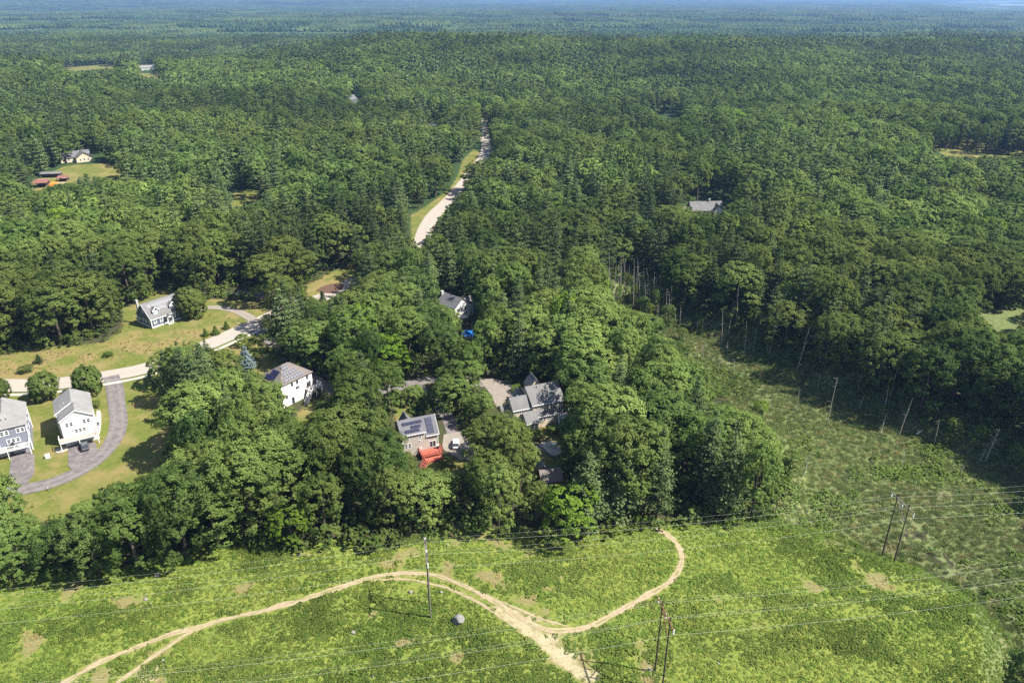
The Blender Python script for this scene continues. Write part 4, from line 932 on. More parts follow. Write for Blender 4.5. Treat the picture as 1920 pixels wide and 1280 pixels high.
q.build('skylight', h); q = MB(); q.tube([(2.9, 4.4, 9.2), (2.9, 4.4, 10.2)], .09, M_black); q.tube([(-3.6, 3.2, 8.2), (-3.6, 3.2, 9.1)], .08, M_white); q.build('roof_vent', h)
deck(h, 6.95, -2.6, 11.2, -.02, 2.4, M_deckgrey, M_trim, [(6.95, -2.55), (11.15, -2.55), (11.15, -.05)]); stairs(h, (7.4, -2.6), (6.2, -7.0), 1.2, 2.4, 0, M_deckgrey, M_trim); fascia(h, [((-.4, -.42, 6.62), (9.8, -.42, 6.62)), ((-6.0, -.0, 5.85), (-.1, -.0, 5.85)), ((-3.2, -3.37, 2.85), (.8, -3.37, 2.85)), ((.8, -2.02, 3.6), (7.2, -2.02, 3.6))])
PATIO = pts([(1000, 838), (1022, 826), (1050, 835), (1055, 850), (1035, 858), (1018, 846)]); pad('stone_patio', PATIO, M_walk, .16)
wl = smooth(pts([(996, 838), (1008, 834), (1020, 845), (1032, 856), (1040, 858)]), 2); m = MB()
for a, b in zip(wl[:-1], wl[1:]): m.beam((a[0], a[1], .2), (b[0], b[1], .2), .35, .9, M_rockp)
o = m.build('retaining_wall'); tag(o, 'low curved stone retaining wall below the patio of the beige house', 'wall')
px0 = atg(1036, 836)
t = thing('garden_table', 'white garden table on the stone patio behind the beige house', 'table', (px0[0], px0[1], .16)); m = MB(); m.tube([(0, 0, .68), (0, 0, .74)], .6, M_white, 12); m.build('table_top', t); m = MB(); m.tube([(0, 0, 0), (0, 0, .68)], .06, M_white); m.build('pedestal', t)
for k, (a_, lb) in enumerate(((20, 'white chair at the right of the stone patio table'), (120, 'white chair behind the stone patio table'), (215, 'white chair at the left of the stone patio table'), (300, 'white chair in front of the stone patio table'))): chair((px0[0] + math.cos(R(a_)), px0[1] + math.sin(R(a_)), .16), R(a_ - 90), lb, M_white, 'white chairs on the stone patio')

# blue dormered cape
h = house('blue_house', 'slate blue dormered house with white trim beside a wide dry lawn', -132.3, 251.2, 54)
w, r = MB(), MB(); gable(w, r, 0, 0, 13, 9.6, -.4, 3.9, 8.7, 'x', M_slate, M_shg, .35); gable(w, r, 13.02, 2.4, 20.5, 9.0, -.4, 3.0, 5.8, 'x', M_slate, M_shgreen, .3); gable(w, r, 2.5, 9.62, 7.5, 11.8, -.4, 3.0, 4.6, 'y', M_slate, M_shg, .25)
w.box(-.03, -.03, -.4, 13.03, 9.63, .5, M_found)
for xd in (2.9, 9.7):
    gable(w, r, xd - 1.15, .9, xd + 1.15, 4.3, 4.2, 6.2, 7.3, 'y', M_slate, M_shg, .25)
w.build('wall', h); r.build('roof', h); f_ = []
for xd in (2.9, 9.7):
    window(h, xd - .4, .9, 4.85, 0, .75, 1.25, fw=.16); window(h, xd + .4, .9, 4.85, 0, .75, 1.25, fw=.16); f_ += [((xd - 1.45, .62, 6.1), (xd, .62, 7.4)), ((xd + 1.45, .62, 6.1), (xd, .62, 7.4)), ((xd - 1.15, .86, 4.6), (xd - 1.15, .86, 6.2)), ((xd + 1.15, .86, 4.6), (xd + 1.15, .86, 6.2)), ((xd - 1.15, .85, 4.7), (xd + 1.15, .85, 4.7))]
for x in (1.5, 3.9, 9.0, 11.3): window(h, x, 0, 1.5, 0, 1.15, 1.6, fw=.2)
window(h, 6.5, 0, .5, 0, 1.1, 2.1, name='door', fw=.2)
for yy in (1.3, 3.6, 5.6, 8.0): window(h, -.02, yy, 1.5, R(-90), .95, 1.5, fw=.12)
window(h, -.02, 4.8, 5.2, R(-90), .95, 1.4, fw=.12)
f_ += [((-.4, -.4, 3.45), (13.4, -.4, 3.45)), ((-.37, -.4, 3.4), (-.37, 4.8, 8.6)), ((-.37, 10, 3.4), (-.37, 4.8, 8.6)), ((0, -.02, .55), (13, -.02, .55)), ((-.05, 0, .55), (-.05, 9.6, .55))]
fascia(h, f_); trims(h, [(0, 0), (13, 0), (0, 9.6)], .3, 3.9, w=.22)
p = MB(); pr_ = MB(); gable(p, pr_, 5.4, -1.7, 7.6, -.05, 2.9, 3.0, 4.0, 'y', M_trim, M_shg, .2); p.box(5.4, -1.7, -.3, 7.6, -.05, .35, M_found)
for x in (5.5, 7.5): p.box(x - .1, -1.65, .35, x + .1, -1.45, 2.9, M_trim)
for q in pr_.f: pass
k0 = len(p.v); p.v += pr_.v; 
for f0, m0 in zip(pr_.f, pr_.m): p.f.append(tuple(k0 + i for i in f0)); p.m.append(p.mi(pr_.mats[m0]))
p.build('portico', h); s3 = (0, 5.15, 5.15 * 4.8 / 4.8); 
solar(h, (1.0, 2.75, 6.82), (1, 0, 0), (0, 4.8, 4.8), 1.0, 1.6, M_panelg, cols=11); solar(h, (4.6, 1.55, 5.62), (1, 0, 0), (0, 4.8, 4.8), 1.0, 1.6, M_panelg, cols=3)
v = MB(); v.box(.2, 8.3, 3, .9, 9.1, 9.2, M_found); v.build('chimney', h)

# house above the blue pool
h = house('pool_house', 'white house with dark grey gabled roof half hidden above the blue pool', -28.3, 262.6, -42, 0)
w, r = MB(), MB(); gable(w, r, 0, 0, 9.5, 8, -.4, 6.0, 8.8, 'x', M_white, M_shd, .35); gable(w, r, 6.0, 5, 8.9, 10.5, -.4, 5.6, 7.6, 'y', M_white, M_shd, .3); w.build('wall', h); r.build('roof', h)
for yy in (1.6, 3.6, 5.6):
    for zz in (1.2, 4.0): window(h, 9.52, yy, zz, R(90), .8, 1.3, M_carg)
for x_ in (1.5, 4, 6.5): window(h, x_, 0, 4.0, 0, .9, 1.3, M_carg)
q = MB()
for x_ in (3.4, 4.6, 5.8): q.beam((x_, 1.9, 7.48), (x_ + .5, 1.9, 7.48), .8, .06, M_glass, (0, -.57, .82))
q.build('skylight', h); v = MB(); v.box(-.9, 2.5, 0, -.02, 3.6, 9.6, M_found); v.build('chimney', h)
deck(h, 9.6, -1.5, 12.6, 3.2, 2.6, M_deckgrey, M_trim, [(9.7, -1.45), (12.55, -1.45), (12.55, 3.2)]); stairs(h, (11.6, -1.5), (10.2, -6.5), 1.2, 2.6, 0, M_deckgrey, M_trim)
px0 = atg(879, 630); t = thing('swimming_pool', 'round raised pool with bright blue cover between trees', 'pool', (px0[0], px0[1], 0)); m = MB(); m.tube([(0, 0, -.2), (0, 0, 1.15)], 2.9, M_alu, 24); m.build('pool_wall', t); m = MB(); m.tube([(0, 0, 1.16), (0, 0, 1.22)], 2.75, M_blueC, 24); m.tube([(0, 0, 1.22), (.3, .2, 1.5)], [1.6, .3], M_blueC, 12); m.build('pool_cover', t)
# small red outbuilding
x, y = at(1026, 912, 1.5); h = house('red_outbuilding', 'small barn-red outbuilding with brown-grey roof squeezed between tree crowns', x - 1.2, y, 10, 0)
w, r = MB(), MB(); gable(w, r, 0, 0, 5.0, 5.4, -.3, 2.9, 4.5, 'x', M_redsd, M_shb, .35); gable(w, r, .2, 5.0, 2.6, 7.4, -.3, 2.7, 4.2, 'y', M_redsd, M_shl, .2); w.build('wall', h); r.build('roof', h)
for x_ in (1.7, 2.6, 3.5): window(h, x_, 0, .9, 0, .7, 1.2, bars=3)

# far ranch house, sheds, farm
x, y = at(150, 300, 5); h = house('ranch_house', 'far grey-roofed ranch house with pale gable among dark trees', x - 9, y - 8, 38, H(x, y)); w, r = MB(), MB(); gable(w, r, 0, 0, 19, 10, -1, 3.4, 6.6, 'x', M_cream, M_shd, .6); gable(w, r, 9, -5, 19.5, 4, -1, 3.4, 6.8, 'y', M_cream, M_shd, .6); w.build('wall', h); r.build('roof', h)
for x_ in (11.5, 14, 16.5): window(h, x_, -5, .9, 0, 1.3, 1.6)
for x_ in (2, 5): window(h, x_, 0, .9, 0, 1.4, 1.5)
def shed(name, label, px, py, rot, W, D, ze, zr, wm, rm, op=False):
    x, y, z = atg(px, py); t = thing(name, label, 'shed', (x, y, z), R(rot)); w, r = MB(), MB()
    if op:
        for a in (0, W):
            for b in (0, D): MB().box(a - .12, b - .12, -.3, a + .12, b + .12, ze, wm).build('post', t)
        w.box(0, D - .1, 0, W, D, ze, wm); r.slab([(-.4, -.5, ze + .05), (W + .4, -.5, ze + .05), (W + .4, D + .4, zr), (-.4, D + .4, zr)], .12, rm)
    else: gable(w, r, 0, 0, W, D, -.4, ze, zr, 'x', wm, rm, .3)
    w.build('wall', t); r.build('roof', t); return t
shed('open_shed', 'open-fronted shed with rusty striped roof left of the orange tarpaulin', 62, 353, 12, 8.2, 6, 3.0, 4.2, M_pole2, M_rusty, True)
shed('small_shed', 'small dark shed with rusty roof right of the orange tarpaulin', 108, 341, 10, 6, 3.5, 2.2, 3.2, M_pole2, M_rusty, True)
shed('long_shed', 'long low grey-roofed lean-to behind the orange tarpaulin', 77, 334, 10, 12, 3, 2.6, 3.3, M_pole2, M_shg, True)
x, y, z = atg(92, 350); t = thing('tarpaulin_stack', 'timber stack under a bright orange tarpaulin between two sheds', 'tarpaulin', (x, y, z), R(10)); m = MB()
for i in range(5): m.box(0, .9 * i, 0, 8.5, .9 * i + .7, 1.1 + .12 * i, M_hay)
m.build('timber', t); m = MB(); m.poly([(.1, -.3, .1), (4.2, -.3, .1), (4.1, .2, 1.5), (.2, .1, 1.45), (4.0, 4.3, 2.0), (.3, 4.2, 2.1), (-.2, 2.2, .6), (4.5, 2.0, 1.0)], [(0, 1, 2, 3), (3, 2, 7, 4, 5), (0, 3, 5, 6), (1, 7, 2)], M_orange); o = m.build('tarpaulin', t)
x, y = at(1322, 385, 7.5); z = H(x, y); h = house('hillside_house', 'dusky grey-roofed house sunk in the middle-distance woodland', x - 8, y - 5, 4, z); w, r = MB(), MB(); gable(w, r, 0, 0, 17, 9.5, -1, 6, 9.6, 'x', M_cream, M_shg, .5); gable(w, r, -7.5, 1.5, -.02, 8.5, -1, 4.8, 7.4, 'x', M_cream, M_shb, .4); gable(w, r, 11.5, -2.5, 16.5, 5, -1, 6, 9.0, 'y', M_white, M_shb, .4); w.build('wall', h); r.build('roof', h)
for x_ in (2.5, 5.5, 8.5, 13.3, 14.8): window(h, x_, -2.5 if x_ > 11 else 0, 4.0, 0, 1.0, 1.3)
v = MB(); v.box(10, 4.2, 7, 11, 5.2, 11, M_found); v.build('chimney', h)
x, y, z = atg(258, 133); h = house('farm_house', 'tiny far white farm building with long bright roof beside the hay field', x, y, 18, z - 1); w, r = MB(), MB(); gable(w, r, 0, 0, 34, 12, -2, 6, 10, 'x', M_white, M_shl, .5); gable(w, r, 24, -12, 38, 3, -2, 7, 12, 'y', M_white, M_white, .5); w.build('wall', h); r.build('roof', h)
x, y, z = atg(292, 132); h = house('farm_barn', 'tiny far grey barn right of the white farm building', x + 3, y, 10, z - 1); w, r = MB(), MB(); gable(w, r, 0, 0, 22, 12, -2, 5, 9, 'x', M_found, M_shg, .5); w.build('wall', h); r.build('roof', h)
x, y = at(664, 188, 8.5); h = house('treetop_house', 'grey house gable peeping out of distant trees left of the far road', x - 4, y - 4, 60, H(x, y)); w, r = MB(), MB(); gable(w, r, 0, 0, 12, 9, -1, 6.5, 10.5, 'x', M_shd, M_shd, .4); w.build('wall', h); r.build('roof', h)
x, y = at(812, 233, 6); h = house('roof_among_trees', 'slim grey roof showing among trees beside the far road end', x - 6, y - 4, -12, H(x, y)); w, r = MB(), MB(); gable(w, r, 0, 0, 13, 9, -1, 5.0, 8, 'x', M_found, M_shd, .4); w.build('wall', h); r.build('roof', h)
# ------------------------------------------------------------------ ground cover, each kind one mass
def tuft(seed, n, q, r, h, m, up=.3, asp=1.0, flat=.6):
    rs = np.random.RandomState(seed); P = []; Q = []; T = []; nb = max(4, n // 12)
    for i in range(nb):
        a = rs.uniform(0, 6.28); rr = r * rs.uniform(0, .8) ** .6; c = np.array([rr * math.cos(a), rr * math.sin(a), h * (1 - .55 * (rr / r) ** 2) * rs.uniform(.45, .85)])
        k = n // nb; dd = unit(rs, k); dd[:, 2] = np.abs(dd[:, 2]); P.append(c + dd * np.array([r * .3, r * .3, h * .3]) * rs.uniform(.5, 1.1, (k, 1))); Q.append(dd * (1 - up) + np.array([.12, -.03, up + .4]) + rs.normal(size=(k, 3)) * .35); T.append(np.full(k, rs.uniform()))
    V = leaf_quads(rs, np.concatenate(P), np.concatenate(Q), q, asp); return np_mesh('tuft', V, quadF(len(V) // 4), [m], {'tint': np.repeat(np.concatenate(T), 4)})
def blades(seed, n, r, h, w, m):
    rs = np.random.RandomState(seed); a = rs.uniform(0, 6.28, n); rr = r * rs.uniform(0, 1, n) ** .5; b = rs.uniform(0, 6.28, n); l = rs.uniform(.6, 1.2, n) * h; ln = rs.uniform(.1, .6, n) * h
    base = np.c_[rr * np.cos(a), rr * np.sin(a), np.zeros(n)]; top = base + np.c_[np.cos(b) * ln, np.sin(b) * ln, l]; t = np.c_[-np.sin(b), np.cos(b), np.zeros(n)] * w
    V = np.stack([base - t, base + t, top + t * .3, top - t * .3], 1).reshape(-1, 3)
    return np_mesh('blades', V, quadF(n), [m], {'tint': np.repeat(rs.uniform(0, 1, n), 4)})
TR = [(T1, 1.1), (T2, 1.0), (T3, 1.6), (T4, .6), (T5, .5)]
x, y = jgrid(-150, 130, 82, 156, .68, .5); k = (sdist(MEADOW, x, y) > -3) & (np.abs(x) < .76 * y + 40); x, y = x[k], y[k]
for L, w_ in TR: k = dist(L[::2], x, y, False) > w_ * rs.uniform(.6, 1.5, len(x)); x, y = x[k], y[k]
dr = dryness(x, y); u = rs.uniform(size=len(x)); tall = fbm(x / 7, y / 7, 81, 4)
keep = (u > dr * .95) & (tall + .4 * u > .36); xs_, ys_, dr_, tl = x[keep], y[keep], dr[keep], tall[keep]
pal = fbm(xs_ / 11, ys_ / 8, 91, 4); v = np.where(dr_ > .55, 3, np.where(pal + rs.uniform(-.12, .12, len(xs_)) > .44, rs.randint(0, 2, len(xs_)), 2))
s = rs.uniform(.5, 1.0, len(xs_)) * (.35 + .75 * tl) * np.where(pal < .44, 1.25, .95); s3 = np.c_[s, s, s * rs.uniform(.5, 1.05, len(s))]
gn_scatter('meadow_undergrowth', [tuft(1, 84, .24, .85, .8, L_fern), tuft(2, 72, .26, .9, .6, L_fern), tuft(3, 84, .24, .85, .75, L_alder), tuft(4, 60, .2, .8, .35, L_dry, .5, 1.8)],
           np.c_[xs_, ys_, ground_z(xs_, ys_) - .04], v, rs.uniform(0, 6.28, len(xs_)), s3, 'low fern and bramble cover on the cleared power line strip', 'undergrowth')
x, y = jgrid(30, 215, 82, 300, 1.15, .5); k = (sdist(MARSH, x, y) > -10) & (sdist(MEADOW, x, y) < -1) & (np.abs(x) < .76 * y + 45); x, y = x[k], y[k]
wt = wetness(x, y); u = rs.uniform(size=len(x)); k = u > wt * 1.2; x, y, wt = x[k], y[k], wt[k]
sh = fbm(x / 12, y / 12, 95, 4); u = rs.uniform(size=len(x)); v = np.where(sh + .3 * u > .83, 2, np.where(u > .82, 3, rs.randint(0, 2, len(x)))); s = rs.uniform(.6, 1.25, len(x)) * np.where(v == 2, 1.2, .95)
gn_scatter('marsh_sedge', [blades(1, 60, .8, .75, .05, L_sedge), blades(2, 50, .9, .6, .06, L_sedge), tuft(5, 90, .24, .8, 1.0, L_alder), blades(3, 46, .8, .6, .05, L_dry)],
           np.c_[x, y, ground_z(x, y) - .04], v, rs.uniform(0, 6.28, len(x)), np.c_[s, s, s * rs.uniform(.7, 1.3, len(s))], 'pale sedge and low shrubs covering the marsh', 'marsh plants')
# weeds of the rough verges
x, y = jgrid(-190, -60, 120, 285, 1.1, .5); d = dryness(x, y); u = rs.uniform(size=len(x)); k = (sdist(LAWNS[0], x, y) > .3) & (u < .08 + .5 * ss(.5, .9, d) * (y > 205)); x, y = x[k], y[k]
for L, w_ in STREETS: k = dist(L[::3], x, y, False) > w_ + 1.5; x, y = x[k], y[k]
for P in (PAD1, PAD2): k = sdist(P, x, y) < -1; x, y = x[k], y[k]
k = (y > 205) | (fbm(x / 8, y / 8, 3, 3) > .6); x, y = x[k], y[k]; n_ = len(x)
s = rs.uniform(.25, .8, n_); gn_scatter('verge_weeds', [tuft(6, 60, .22, .8, .6, L_fern), tuft(7, 60, .2, .8, .5, L_dry, .5, 1.6), tuft(8, 60, .24, .8, .8, L_alder)], np.c_[x, y, ground_z(x, y)], rs.choice([0, 1, 1, 1, 2], n_), rs.uniform(0, 6, n_), np.c_[s, s, s * .8], 'scattered weeds on the dry verge beside the road', 'weeds')
# bushes on the forest floor and along the wood's edges
def bush(seed, m, n=22): 
    V, T = crown_broad(seed, 6, 6, n, .42, 2.0, 3.4, .02); return np_mesh('bush', V, quadF(len(V) // 4), [m], {'tint': T})
x, y = jgrid(-230, 260, 98, 330, 3.0, .5); k = (np.abs(x) < .74 * y + 30) & (rs.uniform(size=len(x)) < .72)
for P in CLEAR_W: k &= sdist(P, x, y) < 1.0
k &= sdist(MEADOW, x, y) < .3; k &= sdist(MARSH, x, y) < 1.5; k &= ~inside(MARSH2, x, y)
for L, w_ in STREETS: k &= dist(L[::3], x, y, False) > w_ + .3
for P in (PAD1, PAD2, PAD3, PAD4): k &= sdist(P, x, y) < -1.2
for a, b, r in HOUSE_SPOTS: k &= np.hypot(x - a, y - b) > r * .75
x, y = x[k], y[k]; r_ = rs.uniform(1.0, 2.6, len(x)); h_ = r_ * rs.uniform(1.1, 2.0, len(x)); z = ground_z(x, y)
for f in (1, .6, .35, 0):
    bad = hides(x, y, z + .3, r_ * .8, h_)
    if f == 0: x, y, z, r_, h_ = [q[~bad] for q in (x, y, z, r_, h_)]; break
    r_ = np.where(bad, r_ * .62, r_); h_ = np.where(bad, h_ * .6, h_)
gn_scatter('understorey_bushes', [bush(1, L_oak), bush(2, L_ash), bush(3, L_ash), bush(4, L_alder)], np.c_[x, y, z - .1], rs.randint(0, 4, len(x)), rs.uniform(0, 6, len(x)), np.c_[r_ / 2, r_ / 2, h_ / 3.4], 'leafy understorey bushes filling the floor of the near woodland', 'bushes')
# ------------------------------------------------------------------ single trees and shrubs picked out one by one
def atv(px, py, y0):                              # height and x of what is seen at px,py at depth y0
    v = (py - 640) / CF; z = CH - y0 * (sP + v * cP) / (cP - v * sP); return (px - 960) / CF * (y0 * cP - (z - CH) * sP), z
def single(sp, px, py, r, h, label, name=None, cat='tree', m=None, vi=0):
    x, y, z = atg(px, py); return place_tree(sp, x, y, z - .05, r, h, rs.uniform(0, 6), label, vi, name, None, m, cat)
single('maple', 87, 748, 4.0, 9.6, 'small round street tree between the grey house and the pale road', vi=1)
single('maple', 170, 738, 3.9, 10.0, 'round street tree behind the white three-level house by the driveway mouth', vi=2)
single('maple', -2, 752, 3.6, 8.5, 'street tree half cut by the picture edge above the grey house')
single('ash', 180, 764, 1.5, 2.4, 'low clipped shrub at the back right corner of the white house', 'garden_shrub', 'shrub', L_alder)
single('maple', 362, 594, 5.4, 12.5, 'lone full tree standing in front of the blue dormered house', vi=2)
single('spruce', 463, 690, 3.0, 7.8, 'silvery blue spruce on the lawn near the solar-roofed house', 'blue_spruce', 'tree', L_blue)
single('lime', 480, 676, 3.0, 8.5, 'bright light-green tree beside the silvery blue spruce', vi=0)
single('ash', 455, 650, 2.2, 5.0, 'light green young tree beside the road verge above the blue spruce', m=L_lime)
single('spruce', 425, 616, 1.4, 2.9, 'small golden conifer nearest the driveway of the blue house', 'golden_conifer', 'shrub', L_alder)
single('spruce', 405, 627, 1.6, 3.4, 'middle golden conifer of the three along the blue house lawn', 'golden_conifer', 'shrub', L_alder)
single('spruce', 386, 630, 1.2, 3.0, 'golden conifer of the lawn row farthest from the blue house driveway', 'golden_conifer', 'shrub', L_alder)
single('ash', 502, 660, 1.5, 1.8, 'low shrub at the shaded lane behind the solar-roofed house', 'garden_shrub', 'shrub')
single('spruce', 567, 556, 1.3, 6.5, 'slim columnar cedar by the dark side road', 'columnar_cedar', 'tree', L_lime)
single('spruce', 610, 603, 3.0, 12, 'dark pointed spruce in front of the bright road corner')
single('lime', 1068, 1012, 6.2, 15, 'bright yellow-green leafy tree at the meadow edge below the red outbuilding')
single('lime', 548, 1022, 4.6, 11, 'bright yellow-green tree in front of the dark pines at the meadow edge')
single('ash', 838, 872, 1.7, 2.8, 'yellow-green shrub at the corner of the red deck', 'garden_shrub', 'shrub', L_lime)
single('ash', 968, 735, 1.8, 2.5, 'pale green shrub by the gravel court of the beige house', 'garden_shrub', 'shrub', L_lime)
single('ash', 1038, 812, 1.9, 3.0, 'small round shrub beside the deck stairs of the beige house', 'garden_shrub', 'shrub')
single('ash', 1003, 822, 2.2, 2.2, 'spreading pale shrub below the sunroom of the beige house', 'garden_shrub', 'shrub', L_alder)
single('ash', 50, 697, 2.3, 2.2, 'dark low bush on the dry verge above the pale road', 'verge_bush', 'shrub', vi=1)
single('pine', 74, 680, 1.7, 3.2, 'small young pine standing on the dry verge', 'young_pine', 'tree')
single('ash', 203, 668, 1.6, 1.6, 'brownish bush at the right of the dry verge', 'verge_bush', 'shrub', L_alder)
single('pine', 419, 292, 2.6, 19, 'slender pine with dead rust-orange needles in the far wood', 'dead_pine', 'tree', L_rust)
single('ash', 1197, 580, 1.9, 4.2, 'small rust-red tree among the bare marsh-head trunks', 'red_leaved_tree', 'tree', L_rust)
single('oak', 1925, 1350, 5.5, 14, 'dark tree cut by the bottom right corner', vi=3)
for k, (a_, b_, r_, h_, lb) in enumerate(((1278, 640, 1.9, 5.5, 'spindly young tree at the tip of the marsh narrows'), (1310, 618, 1.6, 6, 'small yellow-green tree before the dark forest edge of the marsh narrows'), (1245, 600, 1.7, 6.5, 'small light tree right of the bare marsh-head trunks'), (1645, 790, 1.5, 6, 'thin yellow-green tree at the marsh shadow edge beside a birch stub'), (1790, 800, 2.0, 9, 'sunlit small tree in the shadow of the right forest edge'), (1838, 812, 1.6, 8, 'sunlit narrow tree left of the silvery dead conifer'), (1905, 860, 2.2, 9, 'young leafy tree at the right picture edge above the marsh'), (1425, 775, 2.4, 4.5, 'low spreading tree where wood meets the left marsh bank'), (1480, 885, 2.6, 7, 'light green tree at the wood corner left of the marsh'))):
    single('lime' if k % 2 else 'ash', a_, b_, r_, h_, lb, 'marsh_edge_tree')

for k in range(14):
    bx = rs.uniform(1125, 1262); by = 556 + (bx - 1125) * .34 + rs.uniform(-22, 20); ORDW = ('first', 'second', 'third', 'fourth', 'fifth', 'sixth', 'seventh', 'eighth', 'ninth', 'tenth', 'eleventh', 'twelfth', 'thirteenth', 'fourteenth')
    single('ash' if k % 3 else 'lime', 1130 + k * 9.5, 552 + k * 4 + rs.uniform(-10, 16), rs.uniform(1.4, 2.4), rs.uniform(7, 13), 'scrawny light tree among the bare trunks, %s from the left' % ORDW[k], 'scrawny_tree')['group'] = 'scrawny trees at the marsh head'
for k, q in enumerate(BELT): single('ash' if k in (1, 4) else 'oak', *q, 'full-crowned tree, %s from the left picture edge in the row between mown lawn and meadow' % ORDW[k], 'broadleaf_tree', vi=k)['group'] = 'edge trees between lawn and meadow'
# bare standing trunks
def snag(bx, by, tx, ty, label, r0=.17, br=5, conifer=False, group='standing dead trunks of the marsh'):
    x, y, z = atg(bx, by); x2, z2 = atv(tx, ty, y + rs.uniform(-.3, .3)); t = thing('dead_tree', label, 'dead tree', (x, y, z), 0, group)
    h = z2 - z; top = Vector((x2 - x, 0, h)); q = MB(); pts3 = [Vector((0, 0, -.3))] + [top * f + Vector((rs.uniform(-.12, .12), rs.uniform(-.12, .12), 0)) for f in (.33, .66)] + [top]
    r0 *= .75; q.tube(pts3, [r0 * 1.2, r0, r0 * .75, r0 * .3], M_dead, 6); q.build('trunk', t)
    n = br if not conifer else 26
    for i in range(n):
        f = rs.uniform(.4, .97) if not conifer else .25 + .73 * i / n; a = rs.uniform(0, 6.28); L = (rs.uniform(.5, 1.6) if not conifer else (1 - f) * 4.2 + .4); p = top * f; e = p + Vector((math.cos(a) * L, math.sin(a) * L, L * rs.uniform(-.1, .5)))
        q = MB(); q.tube([p, p.lerp(e, .5) + Vector((0, 0, .1)), e], [r0 * .32, r0 * .2, r0 * .08], M_dead, 4); q.build('branch', t)
    return t
SN = [(1494, 693, 1519, 613, .2, 'tall leaning grey trunk at the forest shadow edge of the marsh'), (1532, 727, 1538, 700, .16, 'short pale stub just right of the leaning grey trunk'), (1550, 795, 1571, 706, .15, 'tall thin dark trunk in the middle marsh'), (1650, 810, 1663, 774, .15, 'slanting trunk left of the taller forked snag in the right marsh'), (1657, 772, 1666, 724, .14, 'white birch stub beside the thin yellow-green tree'),
      (1670, 735, 1684, 687, .2, 'pale bent trunk deep in the forest shadow'), (1685, 818, 1711, 747, .16, 'long slanting snag over the brown marsh hollow'), (1751, 835, 1761, 785, .14, 'upright grey stub right of the brown marsh hollow'), (1492, 770, 1499, 726, .12, 'thin snag in the left upper marsh'), (1504, 893, 1519, 854, .2, 'thick leaning stub at the wood corner of the marsh'),
      (1692, 873, 1698, 850, .12, 'short broken stub in the centre of the marsh'), (1835, 868, 1850, 841, .15, 'dark stub left of the silvery dead conifer'), (1212, 566, 1216, 516, .16, 'bare trunk with a fork left of the red-leaved tree'), (1224, 583, 1227, 519, .18, 'tallest pale trunk right of the red-leaved tree'), (1234, 606, 1233, 572, .14, 'short grey stub below the marsh-head trunks'),
      (1274, 616, 1277, 571, .15, 'branchy dead tree at the left end of the marsh narrows'), (1268, 612, 1266, 577, .13, 'bleached stub left of the branchy dead tree'), (1306, 622, 1308, 600, .13, 'short white stub in the marsh narrows'), (1315, 622, 1318, 598, .13, 'short forked white stub right of its twin in the narrows'), (1353, 640, 1355, 578, .16, 'bark-shedding trunk before the dark forest edge'),
      (1363, 664, 1365, 640, .13, 'dark short stub in the grass of the upper marsh'), (1369, 607, 1375, 566, .15, 'grey trunk among the first pines of the forest edge'), (1381, 601, 1387, 519, .2, 'tall pale pine trunk in the dark forest edge'), (1396, 657, 1400, 602, .16, 'straight grey snag before the dark forest edge'), (1416, 640, 1418, 612, .13, 'short stub right of the straight grey snag'),
      (1438, 662, 1445, 605, .15, 'curved pale snag at the shaded marsh bank'), (1445, 642, 1459, 587, .16, 'leaning forked snag behind the curved pale one'), (1319, 675, 1317, 644, .12, 'thin dead stem alone in the upper marsh grass'), (1377, 692, 1377, 672, .11, 'thin short stem in the upper marsh'), (1345, 700, 1352, 668, .11, 'thin stem near the left bank of the marsh'), (1610, 765, 1622, 738, .12, 'thin stem at the shade line of the marsh'), (1585, 905, 1590, 885, .1, 'short stem in the lower marsh'), (1800, 890, 1808, 868, .12, 'short stem left below the silvery dead conifer')]
for s_ in SN: snag(*s_[:4], s_[5], s_[4])
snag(1847, 866, 1874, 802, 'silvery dead conifer with many bare branches at the marsh edge', .22, conifer=True)
TENS = ['first', 'second', 'third', 'fourth', 'fifth', 'sixth', 'seventh', 'eighth', 'ninth', 'tenth', 'eleventh', 'twelfth', 'thirteenth', 'fourteenth', 'fifteenth', 'sixteenth', 'seventeenth', 'eighteenth', 'nineteenth', 'twentieth', 'twenty-first', 'twenty-second', 'twenty-third', 'twenty-fourth', 'twenty-fifth', 'twenty-sixth', 'twenty-seventh', 'twenty-eighth', 'twenty-ninth', 'thirtieth', 'thirty-first', 'thirty-second', 'thirty-third', 'thirty-fourth']
for k in range(34):
    bx = 1140 + k * 3.6 + rs.uniform(-1.2, 1.2); by = 552 + (bx - 1140) * .36 + rs.uniform(-22, 16); hgt = rs.uniform(42, 92) * (1 if bx < 1215 else .8)
    snag(bx, by, bx + rs.uniform(-6, 6), by - hgt, 'slender bare grey trunk, %s from the left of the crowded stand at the marsh head' % TENS[k], rs.uniform(.09, .15), 5, False, 'bare trunks crowded at the marsh head')
for k, (a_, b_, c_, d_) in enumerate(((1718, 816, 1733, 803), )):
    x, y, z = atg(a_, b_); x2, y2, z2 = atg(c_, d_); m = MB(); m.tube([(x, y, z + .5), (x2, y2, z2 + .6)], [.28, .15], simple('bleached_log_wood', (.6, .56, .48)), 7); tag(m.build('fallen_log'), 'bleached white log lying in the brown marsh hollow', 'log')

